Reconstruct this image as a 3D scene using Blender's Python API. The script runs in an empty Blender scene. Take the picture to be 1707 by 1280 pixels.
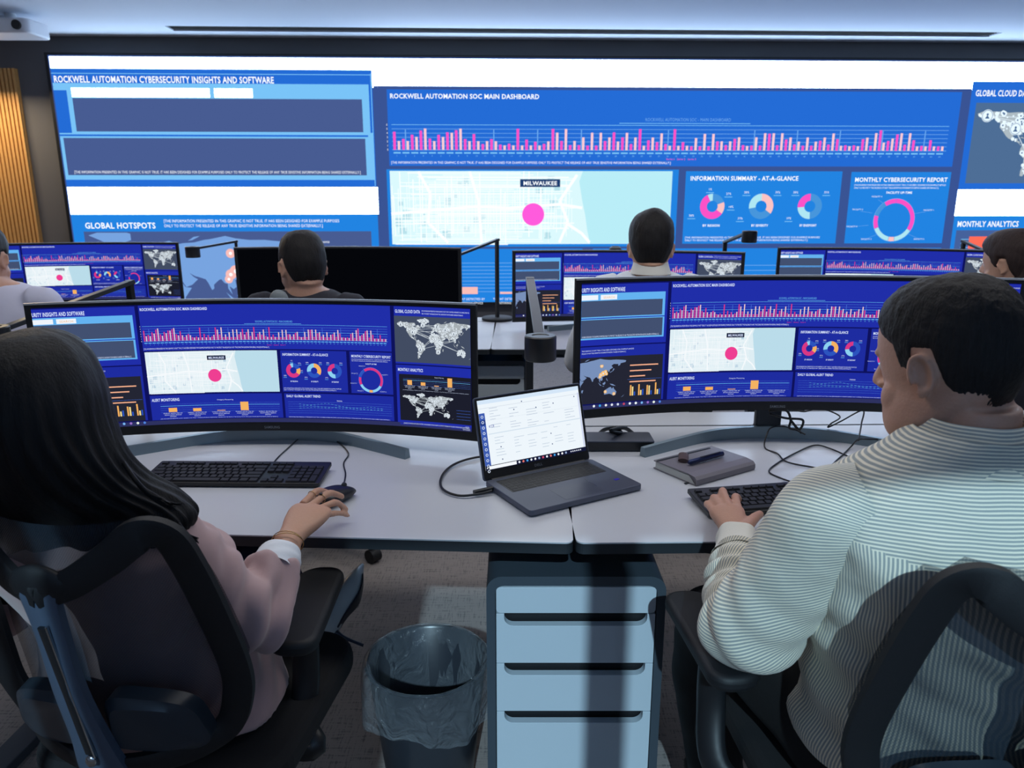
import bpy, bmesh, math, random
import numpy as np
from mathutils import Vector, Matrix, noise
from mathutils.geometry import tessellate_polygon

# ---------------------------------------------------------------- camera, world, sun, exposure
SC = bpy.context.scene
COL = SC.collection
F_PX, PITCH, CAM_H = 1250.0, math.radians(14.0), 1.43
cam_data = bpy.data.cameras.new('camera')
cam_data.sensor_width = 36.0
cam_data.lens = F_PX / 1707.0 * 36.0
cam_data.clip_start = 0.05
cam_data.dof.use_dof = True
cam_data.dof.focus_distance = 1.75
cam_data.dof.aperture_fstop = 7.0
cam = bpy.data.objects.new('camera', cam_data)
cam.location = (0, 0, CAM_H)
cam.rotation_euler = (math.radians(90) - PITCH, 0, 0)
COL.objects.link(cam)
SC.camera = cam

world = bpy.data.worlds.new('world')
SC.world = world
world.use_nodes = True
world.node_tree.nodes['Background'].inputs[0].default_value = (0.35, 0.62, 1.0, 1)
world.node_tree.nodes['Background'].inputs[1].default_value = 1.2

SC.view_settings.view_transform = 'Standard'
SC.view_settings.look = 'None'
SC.view_settings.exposure = 0.0
SC.view_settings.gamma = 1.0
SC.view_settings.use_curve_mapping = False
SC.cycles.max_bounces = 6
SC.cycles.transparent_max_bounces = 10
SC.cycles.use_denoising = True

def lamp(name, kind, loc, rot, energy, color, **kw):
    d = bpy.data.lights.new(name, kind)
    d.energy = energy; d.color = color
    for k, v in kw.items(): setattr(d, k, v)
    o = bpy.data.objects.new(name, d)
    o.location = loc; o.rotation_euler = rot
    COL.objects.link(o)
    return o
SUN_EL = math.radians(32.3); SUN_AZ = math.radians(1.5)
sun = lamp('daylight_sun', 'SUN', (0, -6, 5), (math.radians(90) - SUN_EL, 0, -SUN_AZ), 2.5, (0.56, 0.84, 1.0), angle=math.radians(0.6))
lamp('ceiling_light_desk', 'AREA', (0.3, 1.9, 2.80), (0, 0, 0), 37, (0.98, 0.96, 0.93), shape='RECTANGLE', size=5.0, size_y=0.5)
lamp('ceiling_light_back', 'AREA', (0.0, 4.9, 2.80), (0, 0, 0), 45, (0.95, 0.95, 1.0), shape='RECTANGLE', size=6.0, size_y=0.5)
lamp('wall_washer_left', 'AREA', (-4.75, 6.9, 2.55), (math.radians(-25), 0, 0), 32, (1.0, 0.78, 0.5), shape='RECTANGLE', size=0.6, size_y=0.1)

# ---------------------------------------------------------------- pixel to place helpers (a view ray met with a height or a distance)
CP, SP = math.cos(PITCH), math.sin(PITCH)
def ray(x, y):
    b = (640 - y) / F_PX
    return Vector(((x - 853.5) / F_PX, CP + b * SP, -SP + b * CP))
def P(x, y, Z): return Vector((0, 0, CAM_H)) + ray(x, y) * Z
def atz(x, y, z):
    d = ray(x, y)
    return Vector((0, 0, CAM_H)) + d * ((z - CAM_H) / d.z)

# ---------------------------------------------------------------- materials
def lin(c): return c / 12.92 if c <= 0.04045 else ((c + 0.055) / 1.055) ** 2.4
def rgb(r, g, b): return (lin(r / 255), lin(g / 255), lin(b / 255), 1.0)
MATS = {}
def mat(name, col, rough=0.5, metal=0.0, bump=0.0, scale=50.0, var=0.0, detail=3.0, spec=0.5, trans=0.0, sheen=0.0, sss=0.0):
    if name in MATS: return MATS[name]
    m = bpy.data.materials.new(name); m.use_nodes = True
    n, l = m.node_tree.nodes, m.node_tree.links
    b = n['Principled BSDF']
    b.inputs['Base Color'].default_value = col
    b.inputs['Roughness'].default_value = rough
    b.inputs['Metallic'].default_value = metal
    b.inputs['Specular IOR Level'].default_value = spec
    if sheen: b.inputs['Sheen Weight'].default_value = sheen
    if sss:
        b.inputs['Subsurface Weight'].default_value = sss
        b.inputs['Subsurface Radius'].default_value = (0.02, 0.008, 0.004)
        b.inputs['Subsurface Scale'].default_value = 0.3
    if bump or var:
        tc = n.new('ShaderNodeTexCoord')
        nz = n.new('ShaderNodeTexNoise'); nz.inputs['Scale'].default_value = scale; nz.inputs['Detail'].default_value = detail
        l.new(tc.outputs['Object'], nz.inputs['Vector'])
        if bump:
            bp = n.new('ShaderNodeBump'); bp.inputs['Strength'].default_value = bump; bp.inputs['Distance'].default_value = 0.002
            l.new(nz.outputs['Fac'], bp.inputs['Height']); l.new(bp.outputs['Normal'], b.inputs['Normal'])
        if var:
            mx = n.new('ShaderNodeMix'); mx.data_type = 'RGBA'
            mx.inputs[6].default_value = tuple(c * (1 - var) for c in col[:3]) + (1,)
            mx.inputs[7].default_value = tuple(min(1, c * (1 + var)) for c in col[:3]) + (1,)
            l.new(nz.outputs['Fac'], mx.inputs[0]); l.new(mx.outputs[2], b.inputs['Base Color'])
    MATS[name] = m
    return m

def mat_screen():
    m = bpy.data.materials.new('screen_light'); m.use_nodes = True
    n, l = m.node_tree.nodes, m.node_tree.links
    n.clear()
    a = n.new('ShaderNodeAttribute'); a.attribute_name = 'Col'
    e = n.new('ShaderNodeEmission'); o = n.new('ShaderNodeOutputMaterial')
    l.new(a.outputs['Color'], e.inputs['Color']); l.new(e.outputs[0], o.inputs[0])
    return m
SCREEN = mat_screen()

def mat_stripe(name, c0, c1, pitch, axis, duty=0.5, twist=0.0):
    """woven stripe following the cloth's own UV (metres)"""
    m = bpy.data.materials.new(name); m.use_nodes = True
    n, l = m.node_tree.nodes, m.node_tree.links
    b = n['Principled BSDF']; b.inputs['Roughness'].default_value = 0.85; b.inputs['Sheen Weight'].default_value = 0.2
    uv = n.new('ShaderNodeUVMap'); uv.uv_map = 'UVMap'
    sp = n.new('ShaderNodeSeparateXYZ'); l.new(uv.outputs[0], sp.inputs[0])
    a, c = (0, 1) if axis == 'u' else (1, 0)
    tw = n.new('ShaderNodeMath'); tw.operation = 'MULTIPLY_ADD'; tw.inputs[1].default_value = twist
    l.new(sp.outputs[c], tw.inputs[0]); l.new(sp.outputs[a], tw.inputs[2])
    nz = n.new('ShaderNodeTexNoise'); nz.inputs['Scale'].default_value = 9.0
    l.new(uv.outputs[0], nz.inputs['Vector'])
    wob = n.new('ShaderNodeMath'); wob.operation = 'MULTIPLY_ADD'; wob.inputs[1].default_value = 0.005
    l.new(nz.outputs['Fac'], wob.inputs[0]); l.new(tw.outputs[0], wob.inputs[2])
    k = n.new('ShaderNodeMath'); k.operation = 'MULTIPLY'; k.inputs[1].default_value = 2 * math.pi / pitch
    l.new(wob.outputs[0], k.inputs[0])
    s = n.new('ShaderNodeMath'); s.operation = 'SINE'; l.new(k.outputs[0], s.inputs[0])
    r = n.new('ShaderNodeMapRange'); r.inputs[1].default_value = -0.5 + duty; r.inputs[2].default_value = 0.3 + duty
    l.new(s.outputs[0], r.inputs[0])
    mx = n.new('ShaderNodeMix'); mx.data_type = 'RGBA'
    mx.inputs[6].default_value = c0; mx.inputs[7].default_value = c1
    l.new(r.outputs[0], mx.inputs[0]); l.new(mx.outputs[2], b.inputs['Base Color'])
    n2 = n.new('ShaderNodeTexNoise'); n2.inputs['Scale'].default_value = 14
    n2.inputs['Detail'].default_value = 3
    bp = n.new('ShaderNodeBump'); bp.inputs['Strength'].default_value = 0.5; bp.inputs['Distance'].default_value = 0.012
    l.new(uv.outputs[0], n2.inputs['Vector']); l.new(n2.outputs['Fac'], bp.inputs['Height']); l.new(bp.outputs['Normal'], b.inputs['Normal'])
    return m

def mat_mesh_fabric():
    """open woven mesh: small holes let light through"""
    m = bpy.data.materials.new('mesh_fabric'); m.use_nodes = True
    n, l = m.node_tree.nodes, m.node_tree.links
    b = n['Principled BSDF']; b.inputs['Base Color'].default_value = rgb(46, 56, 68); b.inputs['Roughness'].default_value = 0.35
    uv = n.new('ShaderNodeUVMap'); uv.uv_map = 'UVMap'
    br = n.new('ShaderNodeTexBrick')
    br.inputs['Scale'].default_value = 1.0; br.offset = 0.5
    br.inputs['Brick Width'].default_value = 0.0046; br.inputs['Row Height'].default_value = 0.0026
    br.inputs['Mortar Size'].default_value = 0.0011; br.inputs['Mortar Smooth'].default_value = 0.2
    l.new(uv.outputs[0], br.inputs['Vector'])
    t = n.new('ShaderNodeBsdfTransparent'); ms = n.new('ShaderNodeMixShader')
    mul = n.new('ShaderNodeMath'); mul.operation = 'MULTIPLY_ADD'; mul.inputs[1].default_value = -0.42; mul.inputs[2].default_value = 0.97
    l.new(br.outputs['Fac'], mul.inputs[0]); l.new(mul.outputs[0], ms.inputs[0])
    l.new(t.outputs[0], ms.inputs[1]); l.new(b.outputs[0], ms.inputs[2])
    l.new(ms.outputs[0], n['Material Output'].inputs[0])
    return m

def mat_film():
    m = bpy.data.materials.new('clear_film'); m.use_nodes = True
    n, l = m.node_tree.nodes, m.node_tree.links
    b = n['Principled BSDF']; b.inputs['Base Color'].default_value = rgb(165, 172, 180); b.inputs['Roughness'].default_value = 0.12
    b.inputs['Specular IOR Level'].default_value = 0.9
    tc = n.new('ShaderNodeTexCoord'); nz = n.new('ShaderNodeTexNoise'); nz.inputs['Scale'].default_value = 18; nz.inputs['Detail'].default_value = 5
    nz.inputs['Distortion'].default_value = 1.5
    l.new(tc.outputs['Object'], nz.inputs['Vector'])
    bp = n.new('ShaderNodeBump'); bp.inputs['Strength'].default_value = 1.0; bp.inputs['Distance'].default_value = 0.02
    l.new(nz.outputs['Fac'], bp.inputs['Height']); l.new(bp.outputs['Normal'], b.inputs['Normal'])
    t = n.new('ShaderNodeBsdfTransparent'); ms = n.new('ShaderNodeMixShader'); lw = n.new('ShaderNodeLayerWeight'); lw.inputs[0].default_value = 0.35; mm = n.new('ShaderNodeMath'); mm.operation = 'MULTIPLY_ADD'; mm.inputs[1].default_value = 0.45; mm.inputs[2].default_value = 0.07
    l.new(lw.outputs['Facing'], mm.inputs[0]); l.new(mm.outputs[0], ms.inputs[0])
    l.new(t.outputs[0], ms.inputs[1]); l.new(b.outputs[0], ms.inputs[2]); l.new(ms.outputs[0], n['Material Output'].inputs[0])
    return m

def mat_carpet():
    m = bpy.data.materials.new('carpet'); m.use_nodes = True
    n, l = m.node_tree.nodes, m.node_tree.links
    b = n['Principled BSDF']; b.inputs['Roughness'].default_value = 0.95
    tc = n.new('ShaderNodeTexCoord')
    def streak(sx, sy):
        mp = n.new('ShaderNodeMapping'); mp.inputs['Scale'].default_value = (sx, sy, 1)
        nz = n.new('ShaderNodeTexNoise'); nz.inputs['Scale'].default_value = 1; nz.inputs['Detail'].default_value = 4
        l.new(tc.outputs['Object'], mp.inputs[0]); l.new(mp.outputs[0], nz.inputs['Vector']); return nz
    a, c = streak(14, 160), streak(200, 18)
    ad = n.new('ShaderNodeMath'); l.new(a.outputs['Fac'], ad.inputs[0]); l.new(c.outputs['Fac'], ad.inputs[1])
    r = n.new('ShaderNodeValToRGB'); r.color_ramp.elements[0].position = 0.75; r.color_ramp.elements[1].position = 1.25 / 1.3
    r.color_ramp.elements[0].color = rgb(98, 94, 95); r.color_ramp.elements[1].color = rgb(138, 131, 128)
    l.new(ad.outputs[0], r.inputs[0]); l.new(r.outputs[0], b.inputs['Base Color'])
    bp = n.new('ShaderNodeBump'); bp.inputs['Strength'].default_value = 0.4; bp.inputs['Distance'].default_value = 0.003
    l.new(ad.outputs[0], bp.inputs['Height']); l.new(bp.outputs['Normal'], b.inputs['Normal'])
    return m

def mat_hair(name, col, hi, sc=(90, 90, 6)):
    m = bpy.data.materials.new(name); m.use_nodes = True
    n, l = m.node_tree.nodes, m.node_tree.links
    b = n['Principled BSDF']; b.inputs['Roughness'].default_value = 0.55; b.inputs['Specular IOR Level'].default_value = 0.25
    tc = n.new('ShaderNodeTexCoord'); mp = n.new('ShaderNodeMapping'); mp.inputs['Scale'].default_value = sc
    nz = n.new('ShaderNodeTexNoise'); nz.inputs['Scale'].default_value = 1.6; nz.inputs['Detail'].default_value = 6; nz.inputs['Roughness'].default_value = 0.7
    l.new(tc.outputs['Object'], mp.inputs[0]); l.new(mp.outputs[0], nz.inputs['Vector'])
    mx = n.new('ShaderNodeMix'); mx.data_type = 'RGBA'; mx.inputs[6].default_value = col; mx.inputs[7].default_value = hi
    l.new(nz.outputs['Fac'], mx.inputs[0]); l.new(mx.outputs[2], b.inputs['Base Color'])
    bp = n.new('ShaderNodeBump'); bp.inputs['Strength'].default_value = 0.8; bp.inputs['Distance'].default_value = 0.004
    l.new(nz.outputs['Fac'], bp.inputs['Height']); l.new(bp.outputs['Normal'], b.inputs['Normal'])
    return m

M_black = mat('black_plastic', rgb(24, 26, 30), 0.4)
M_blackm = mat('matte_black_plastic', rgb(17, 19, 24), 0.6, bump=0.15, scale=600)
M_dark = mat('dark_grey_metal', rgb(48, 54, 62), 0.4, 0.6)
M_steel = mat('brushed_steel', rgb(128, 146, 156), 0.32, 0.55)
M_chrome = mat('chrome', rgb(200, 205, 210), 0.15, 1.0)
M_desk = mat('white_laminate', rgb(200, 203, 210), 0.32, bump=0.04, scale=300, var=0.02)
M_edge = mat('desk_edge_band', rgb(34, 40, 46), 0.5)
M_drawer = mat('pale_drawer_lacquer', rgb(186, 198, 208), 0.45, bump=0.03, scale=200)
M_cab = mat('charcoal_cabinet_lacquer', rgb(58, 68, 78), 0.5, bump=0.05, scale=400)
M_ceil = mat('ceiling_paint', rgb(214, 222, 235), 0.9, bump=0.05, scale=80)
M_wall = mat('dark_wall_paint', rgb(94, 94, 98), 0.85, bump=0.05, scale=120)
M_light_wall = mat('pale_wall_paint', rgb(150, 155, 165), 0.85, bump=0.05, scale=120)
M_carpet = mat_carpet()
M_skin = mat('skin', rgb(196, 150, 128), 0.5, bump=0.25, scale=220, var=0.06, sss=0.15)
M_skin_w = mat('skin_fair', rgb(198, 152, 126), 0.48, bump=0.15, scale=220, var=0.05, sss=0.15)
M_film = mat_film()
M_mesh = mat_mesh_fabric()
M_shirt_a = mat_stripe('striped_cotton_lengthwise', rgb(244, 236, 214), rgb(158, 164, 162), 0.0048, 'u', 0.0)
M_shirt_b = mat_stripe('striped_cotton_crosswise', rgb(244, 236, 214), rgb(158, 164, 162), 0.0048, 'v', 0.0)
M_shirt_s = mat_stripe('striped_cotton_sleeve', rgb(244, 236, 214), rgb(158, 164, 162), 0.0068, 'u', 0.0, 0.9)
M_blazer = mat('dusty_pink_blazer_cloth', rgb(180, 150, 150), 0.8, bump=0.35, scale=35, sheen=0.3, var=0.05)
M_white = mat('white_cotton', rgb(225, 230, 236), 0.8, bump=0.3, scale=60)
M_navy = mat('dark_navy_cloth', rgb(34, 34, 44), 0.85, bump=0.3, scale=60)
M_jeans = mat('blue_denim', rgb(40, 56, 88), 0.85, bump=0.4, scale=300, var=0.2)
M_trouser = mat('black_trouser_cloth', rgb(14, 14, 17), 0.85, bump=0.2, scale=120)
M_hair = mat_hair('dark_hair', rgb(14, 13, 14), rgb(46, 42, 42))
M_hairL = mat_hair('long_black_hair', rgb(5, 5, 7), rgb(24, 23, 26), (70, 70, 3))
M_hairB = mat_hair('brown_hair', rgb(28, 22, 22), rgb(70, 54, 50))
M_lip = mat('lips', rgb(150, 90, 85), 0.5)
M_eye = mat('eyeball', rgb(220, 220, 222), 0.2)
M_gold = mat('gold', rgb(210, 175, 120), 0.25, 1.0)
M_lap = mat('graphite_laptop_shell', rgb(92, 98, 114), 0.42, 0.5, bump=0.03, scale=800)
M_key = mat('keycap', rgb(26, 28, 33), 0.55)

# ---------------------------------------------------------------- mesh helpers
class MB:
    def __init__(s): s.v = []; s.f = []; s.m = []; s.uv = []; s.cur = 0; s.T = None
    def add(s, vs, fs, uvs=None):
        o = len(s.v)
        for v in vs:
            v = Vector(v)
            s.v.append(s.T @ v if s.T else v)
        for i, f in enumerate(fs):
            s.f.append([o + k for k in f]); s.m.append(s.cur)
            s.uv.append(uvs[i] if uvs else [(0, 0)] * len(f))
        return s
    def box(s, c, d, rz=0.0, rx=0.0):
        R = Matrix.Rotation(rz, 3, 'Z') @ Matrix.Rotation(rx, 3, 'X'); c = Vector(c)
        vs = [c + R @ Vector((x * d[0] / 2, y * d[1] / 2, z * d[2] / 2)) for x in (-1, 1) for y in (-1, 1) for z in (-1, 1)]
        return s.add(vs, [(0, 1, 3, 2), (4, 6, 7, 5), (0, 4, 5, 1), (2, 3, 7, 6), (0, 2, 6, 4), (1, 5, 7, 3)])
    def prism(s, pts, z0, z1, T=None):
        """outline pts in xy (counter-clockwise), extruded z0..z1, optionally transformed"""
        n = len(pts); T = T or Matrix.Identity(4)
        vs = [T @ Vector((x, y, z)) for z in (z0, z1) for x, y in pts]
        fs = [tuple(range(n - 1, -1, -1)), tuple(range(n, 2 * n))] + [(i, (i + 1) % n, n + (i + 1) % n, n + i) for i in range(n)]
        return s.add(vs, fs)
    def cyl(s, a, b, r0, r1=None, n=24):
        r1 = r0 if r1 is None else r1
        return s.tube([a, b], [r0, r1], n)
    def tube(s, pts, r, n=10, caps=True, flat=None):
        pts = [Vector(p) for p in pts]; rs = r if isinstance(r, (list, tuple)) else [r] * len(pts)
        up = Vector((0, 0, 1)); vs = []; prev = None
        for i, p in enumerate(pts):
            t = (pts[min(i + 1, len(pts) - 1)] - pts[max(i - 1, 0)]).normalized()
            if prev is None:
                x = t.cross(up)
                if x.length < 0.05: x = t.cross(Vector((0, 1, 0)))
                x.normalize()
            else:
                x = (prev - t * prev.dot(t)).normalized()
            y = t.cross(x); prev = x
            fl = flat or (1, 1)
            for k in range(n):
                a = 2 * math.pi * k / n
                vs.append(p + x * math.cos(a) * rs[i] * fl[0] + y * math.sin(a) * rs[i] * fl[1])
        fs = []
        for i in range(len(pts) - 1):
            for k in range(n):
                k2 = (k + 1) % n
                fs.append((i * n + k, (i + 1) * n + k, (i + 1) * n + k2, i * n + k2))
        if caps:
            fs.append(tuple(range(n))); m = (len(pts) - 1) * n
            fs.append(tuple(m + k for k in range(n - 1, -1, -1)))
        return s.add(vs, fs)
    def ell(s, c, r, R=None, n=20, m=12):
        c = Vector(c); R = R or Matrix.Identity(3); vs = []; fs = []
        for j in range(m + 1):
            th = math.pi * j / m
            for k in range(n):
                a = 2 * math.pi * k / n
                vs.append(c + R @ Vector((r[0] * math.sin(th) * math.cos(a), r[1] * math.sin(th) * math.sin(a), r[2] * math.cos(th))))
        for j in range(m):
            for k in range(n):
                k2 = (k + 1) % n
                fs.append((j * n + k, (j + 1) * n + k, (j + 1) * n + k2, j * n + k2))
        return s.add(vs, fs)
    def lathe(s, c, prof, n=32):
        c = Vector(c); vs = []; fs = []
        for r, z in prof:
            for k in range(n):
                a = 2 * math.pi * k / n; vs.append(c + Vector((r * math.cos(a), r * math.sin(a), z)))
        for j in range(len(prof) - 1):
            for k in range(n):
                k2 = (k + 1) % n; fs.append((j * n + k, j * n + k2, (j + 1) * n + k2, (j + 1) * n + k))
        return s.add(vs, fs)
    def loft(s, rings, n=40, sub=5, caps=True, wob=None, grow=0.0, mfun=None):
        """rings: (centre, axis x vector, axis y vector, superellipse exponent)"""
        R = [(Vector(a), Vector(b), Vector(c), e) for a, b, c, e in rings]
        def cr(p0, p1, p2, p3, t):
            return 0.5 * ((2 * p1) + (p2 - p0) * t + (2 * p0 - 5 * p1 + 4 * p2 - p3) * t * t + (3 * p1 - 3 * p2 + p3 - p0) * t ** 3)
        seq = []
        for i in range(len(R) - 1):
            a, b, c, d = R[max(i - 1, 0)], R[i], R[i + 1], R[min(i + 2, len(R) - 1)]
            for k in range(sub):
                t = k / sub
                seq.append(tuple(cr(a[j], b[j], c[j], d[j], t) for j in range(4)))
        seq.append(R[-1])
        vs = []; L = 0; Ls = []; circ = []
        for i, (c, ax, ay, e) in enumerate(seq):
            if i: L += (c - seq[i - 1][0]).length
            Ls.append(L); circ.append(math.pi * (ax.length + ay.length))
            gx = ax * (1 + grow / max(ax.length, 1e-4)); gy = ay * (1 + grow / max(ay.length, 1e-4))
            for k in range(n):
                a = 2 * math.pi * k / n; ca, sa = math.cos(a), math.sin(a)
                q = 2.0 / max(e, 0.3)
                p = c + gx * math.copysign(abs(ca) ** q, ca) + gy * math.copysign(abs(sa) ** q, sa)
                if wob:
                    d = (p - c).normalized(); p = p + d * wob(a, L, p)
                vs.append(p)
        fs = []; uvs = []; mm = sum(circ) / len(circ)
        for i in range(len(seq) - 1):
            for k in range(n):
                k2 = (k + 1) % n
                fs.append((i * n + k, i * n + k2, (i + 1) * n + k2, (i + 1) * n + k))
                u0, u1 = k / n * mm, (k + 1) / n * mm
                uvs.append([(u0, Ls[i]), (u1, Ls[i]), (u1, Ls[i + 1]), (u0, Ls[i + 1])])
        base = len(s.m)
        if caps:
            fs.append(tuple(range(n - 1, -1, -1))); uvs.append([(0, 0)] * n)
            m = (len(seq) - 1) * n
            fs.append(tuple(m + k for k in range(n))); uvs.append([(0, 0)] * n)
        s.add(vs, fs, uvs)
        if mfun:
            for i in range(len(seq) - 1):
                for k in range(n): s.m[base + i * n + k] = mfun(2 * math.pi * (k + .5) / n, Ls[i], L, vs[i * n + k])
        return s
    def mesh(s, name):
        me = bpy.data.meshes.new(name)
        me.from_pydata([tuple(v) for v in s.v], [], s.f)
        me.polygons.foreach_set('material_index', s.m)
        if any(any(u != (0, 0) for u in uu) for uu in s.uv):
            ul = me.uv_layers.new(name='UVMap')
            ul.data.foreach_set('uv', [c for uu in s.uv for u in uu for c in u])
        me.update()
        return me
    def build(s, name, mats, parent=None, smooth=False, bevel=0.0, off=None, seg=2, fix=True):
        me = s.mesh(name)
        for m in (mats if isinstance(mats, (list, tuple)) else [mats]): me.materials.append(m)
        if off is not None: me.transform(Matrix.Translation(-Vector(off)))
        if fix:
            bm = bmesh.new(); bm.from_mesh(me); bmesh.ops.recalc_face_normals(bm, faces=bm.faces); bm.to_mesh(me); bm.free()
        if smooth:
            me.polygons.foreach_set('use_smooth', [True] * len(me.polygons))
            if smooth != 'all' and hasattr(me, 'set_sharp_from_angle'): me.set_sharp_from_angle(angle=math.radians(42))
        o = bpy.data.objects.new(name, me); COL.objects.link(o)
        if parent: o.parent = parent
        if bevel:
            b = o.modifiers.new('bevel', 'BEVEL'); b.width = bevel; b.segments = seg; b.limit_method = 'ANGLE'; b.angle_limit = math.radians(35)
        return o

def tag(o, label=None, cat=None, group=None, kind=None):
    if label: o['label'] = label
    if cat: o['category'] = cat
    if group: o['group'] = group
    if kind: o['kind'] = kind
    return o
def thing(name, label, cat, loc=(0, 0, 0), rz=0.0, group=None):
    o = bpy.data.objects.new(name, None); COL.objects.link(o)
    o.location = loc; o.rotation_euler = (0, 0, rz); o.empty_display_size = 0.05
    return tag(o, label, cat, group)
def copy_tree(o, parent=None):
    c = o.copy(); COL.objects.link(c)
    if parent: c.parent = parent
    for ch in list(o.children): copy_tree(ch, c)
    return c
def struct(name, mb, m, label=None, **k):
    o = mb.build(name, m, **k); tag(o, label, None, None, 'structure'); return o
def rrect(x0, y0, x1, y1, r, n=6):
    pts = []
    for cx, cy, a0 in ((x1 - r, y0 + r, -90), (x1 - r, y1 - r, 0), (x0 + r, y1 - r, 90), (x0 + r, y0 + r, 180)):
        for k in range(n + 1):
            a = math.radians(a0 + 90 * k / n); pts.append((cx + r * math.cos(a), cy + r * math.sin(a)))
    return pts
def smoothpath(pts, sub=8):
    pts = [Vector(p) for p in pts]; out = []
    for i in range(len(pts) - 1):
        p0, p1, p2, p3 = pts[max(i - 1, 0)], pts[i], pts[i + 1], pts[min(i + 2, len(pts) - 1)]
        for k in range(sub):
            t = k / sub
            out.append(0.5 * ((2 * p1) + (p2 - p0) * t + (2 * p0 - 5 * p1 + 4 * p2 - p3) * t * t + (3 * p1 - 3 * p2 + p3 - p0) * t ** 3))
    out.append(pts[-1]); return out

# ---------------------------------------------------------------- screen contents (what the displays show)
_txt = {}
def text_tris(s, bold):
    if (s, bold) in _txt: return _txt[(s, bold)]
    cu = bpy.data.curves.new('lettering', 'FONT'); cu.body = s; cu.size = 1.0
    cu.resolution_u = 2; cu.offset = 0.022 if bold else 0.0; cu.space_character = 1.06
    ob = bpy.data.objects.new('lettering', cu); COL.objects.link(ob)
    bpy.context.view_layer.update()
    me = bpy.data.meshes.new_from_object(ob.evaluated_get(bpy.context.evaluated_depsgraph_get()))
    vs = [(v.co.x, v.co.y) for v in me.vertices]; fs = [tuple(p.vertices) for p in me.polygons]
    bpy.data.objects.remove(ob); bpy.data.meshes.remove(me); bpy.data.curves.remove(cu)
    w = max([v[0] for v in vs] or [1])
    _txt[(s, bold)] = (vs, fs, w); return _txt[(s, bold)]

class Screen:
    def __init__(s, strip=None): s.P = []; s.strip = strip
    def poly(s, pts, c, l=1): s.P.append((pts, c, l))
    def rect(s, x0, y0, x1, y1, c, l=1):
        if s.strip and x1 - x0 > s.strip:
            a = math.floor(x0 / s.strip) + 1; xs = [x0] + [k * s.strip for k in range(a, int(math.ceil(x1 / s.strip)))] + [x1]
            for p, q in zip(xs[:-1], xs[1:]):
                if q - p > 1e-7: s.poly([(p, y0), (q, y0), (q, y1), (p, y1)], c, l)
        else: s.poly([(x0, y0), (x1, y0), (x1, y1), (x0, y1)], c, l)
    def frame(s, x0, y0, x1, y1, w, c, l=1):
        s.rect(x0, y0, x1, y0 + w, c, l); s.rect(x0, y1 - w, x1, y1, c, l)
        s.rect(x0, y0 + w, x0 + w, y1 - w, c, l); s.rect(x1 - w, y0 + w, x1, y1 - w, c, l)
    def line(s, a, b, w, c, l=1):
        dx, dy = b[0] - a[0], b[1] - a[1]; L = math.hypot(dx, dy) or 1; nx, ny = -dy / L * w / 2, dx / L * w / 2
        k = max(1, int(abs(dx) / s.strip)) if s.strip else 1
        for i in range(k):
            p = (a[0] + dx * i / k, a[1] + dy * i / k); q = (a[0] + dx * (i + 1) / k, a[1] + dy * (i + 1) / k)
            s.poly([(p[0] - nx, p[1] - ny), (q[0] - nx, q[1] - ny), (q[0] + nx, q[1] + ny), (p[0] + nx, p[1] + ny)], c, l)
    def disc(s, cx, cy, r, c, l=1, n=24): s.poly([(cx + r * math.cos(2 * math.pi * k / n), cy + r * math.sin(2 * math.pi * k / n)) for k in range(n)], c, l)
    def ring(s, cx, cy, r0, r1, a0, a1, c, l=1):
        """angles clockwise from the top, degrees"""
        n = max(2, int(abs(a1 - a0) / 9))
        for k in range(n):
            a, b = math.radians(90 - a0 - (a1 - a0) * k / n), math.radians(90 - a0 - (a1 - a0) * (k + 1) / n)
            s.poly([(cx + r0 * math.cos(a), cy + r0 * math.sin(a)), (cx + r1 * math.cos(a), cy + r1 * math.sin(a)),
                    (cx + r1 * math.cos(b), cy + r1 * math.sin(b)), (cx + r0 * math.cos(b), cy + r0 * math.sin(b))][::-1], c, l)
    def text(s, t, x, y, h, c, l=3, bold=True, w=None, align=0):
        """x, y is the lower left of the capitals; h their height; w squeezes to a width"""
        vs, fs, tw = text_tris(t, bold); k = h / 0.72; kx = k if w is None else w / tw
        x -= align * tw * kx
        for f in fs: s.P.append(([(x + vs[i][0] * kx, y + vs[i][1] * k) for i in f], c, l))
    def build(s, name, fmap, parent=None, cell=None):
        vs, fs, cols = [], [], []
        for pts, c, l in s.P:
            o = len(vs)
            vs += [tuple(fmap(p[0], p[1], l)) for p in pts]; fs.append(tuple(range(o, o + len(pts)))); cols.append((c, len(pts)))
        me = bpy.data.meshes.new(name); me.from_pydata(vs, [], fs); me.materials.append(SCREEN)
        at = me.color_attributes.new('Col', 'FLOAT_COLOR', 'CORNER')
        arr = np.concatenate([np.tile(np.array(c, dtype=np.float32), (k, 1)) for c, k in cols]).ravel()
        at.data.foreach_set('color', arr)
        me.update()
        o = bpy.data.objects.new(name, me); COL.objects.link(o)
        if parent: o.parent = parent
        return o

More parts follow.
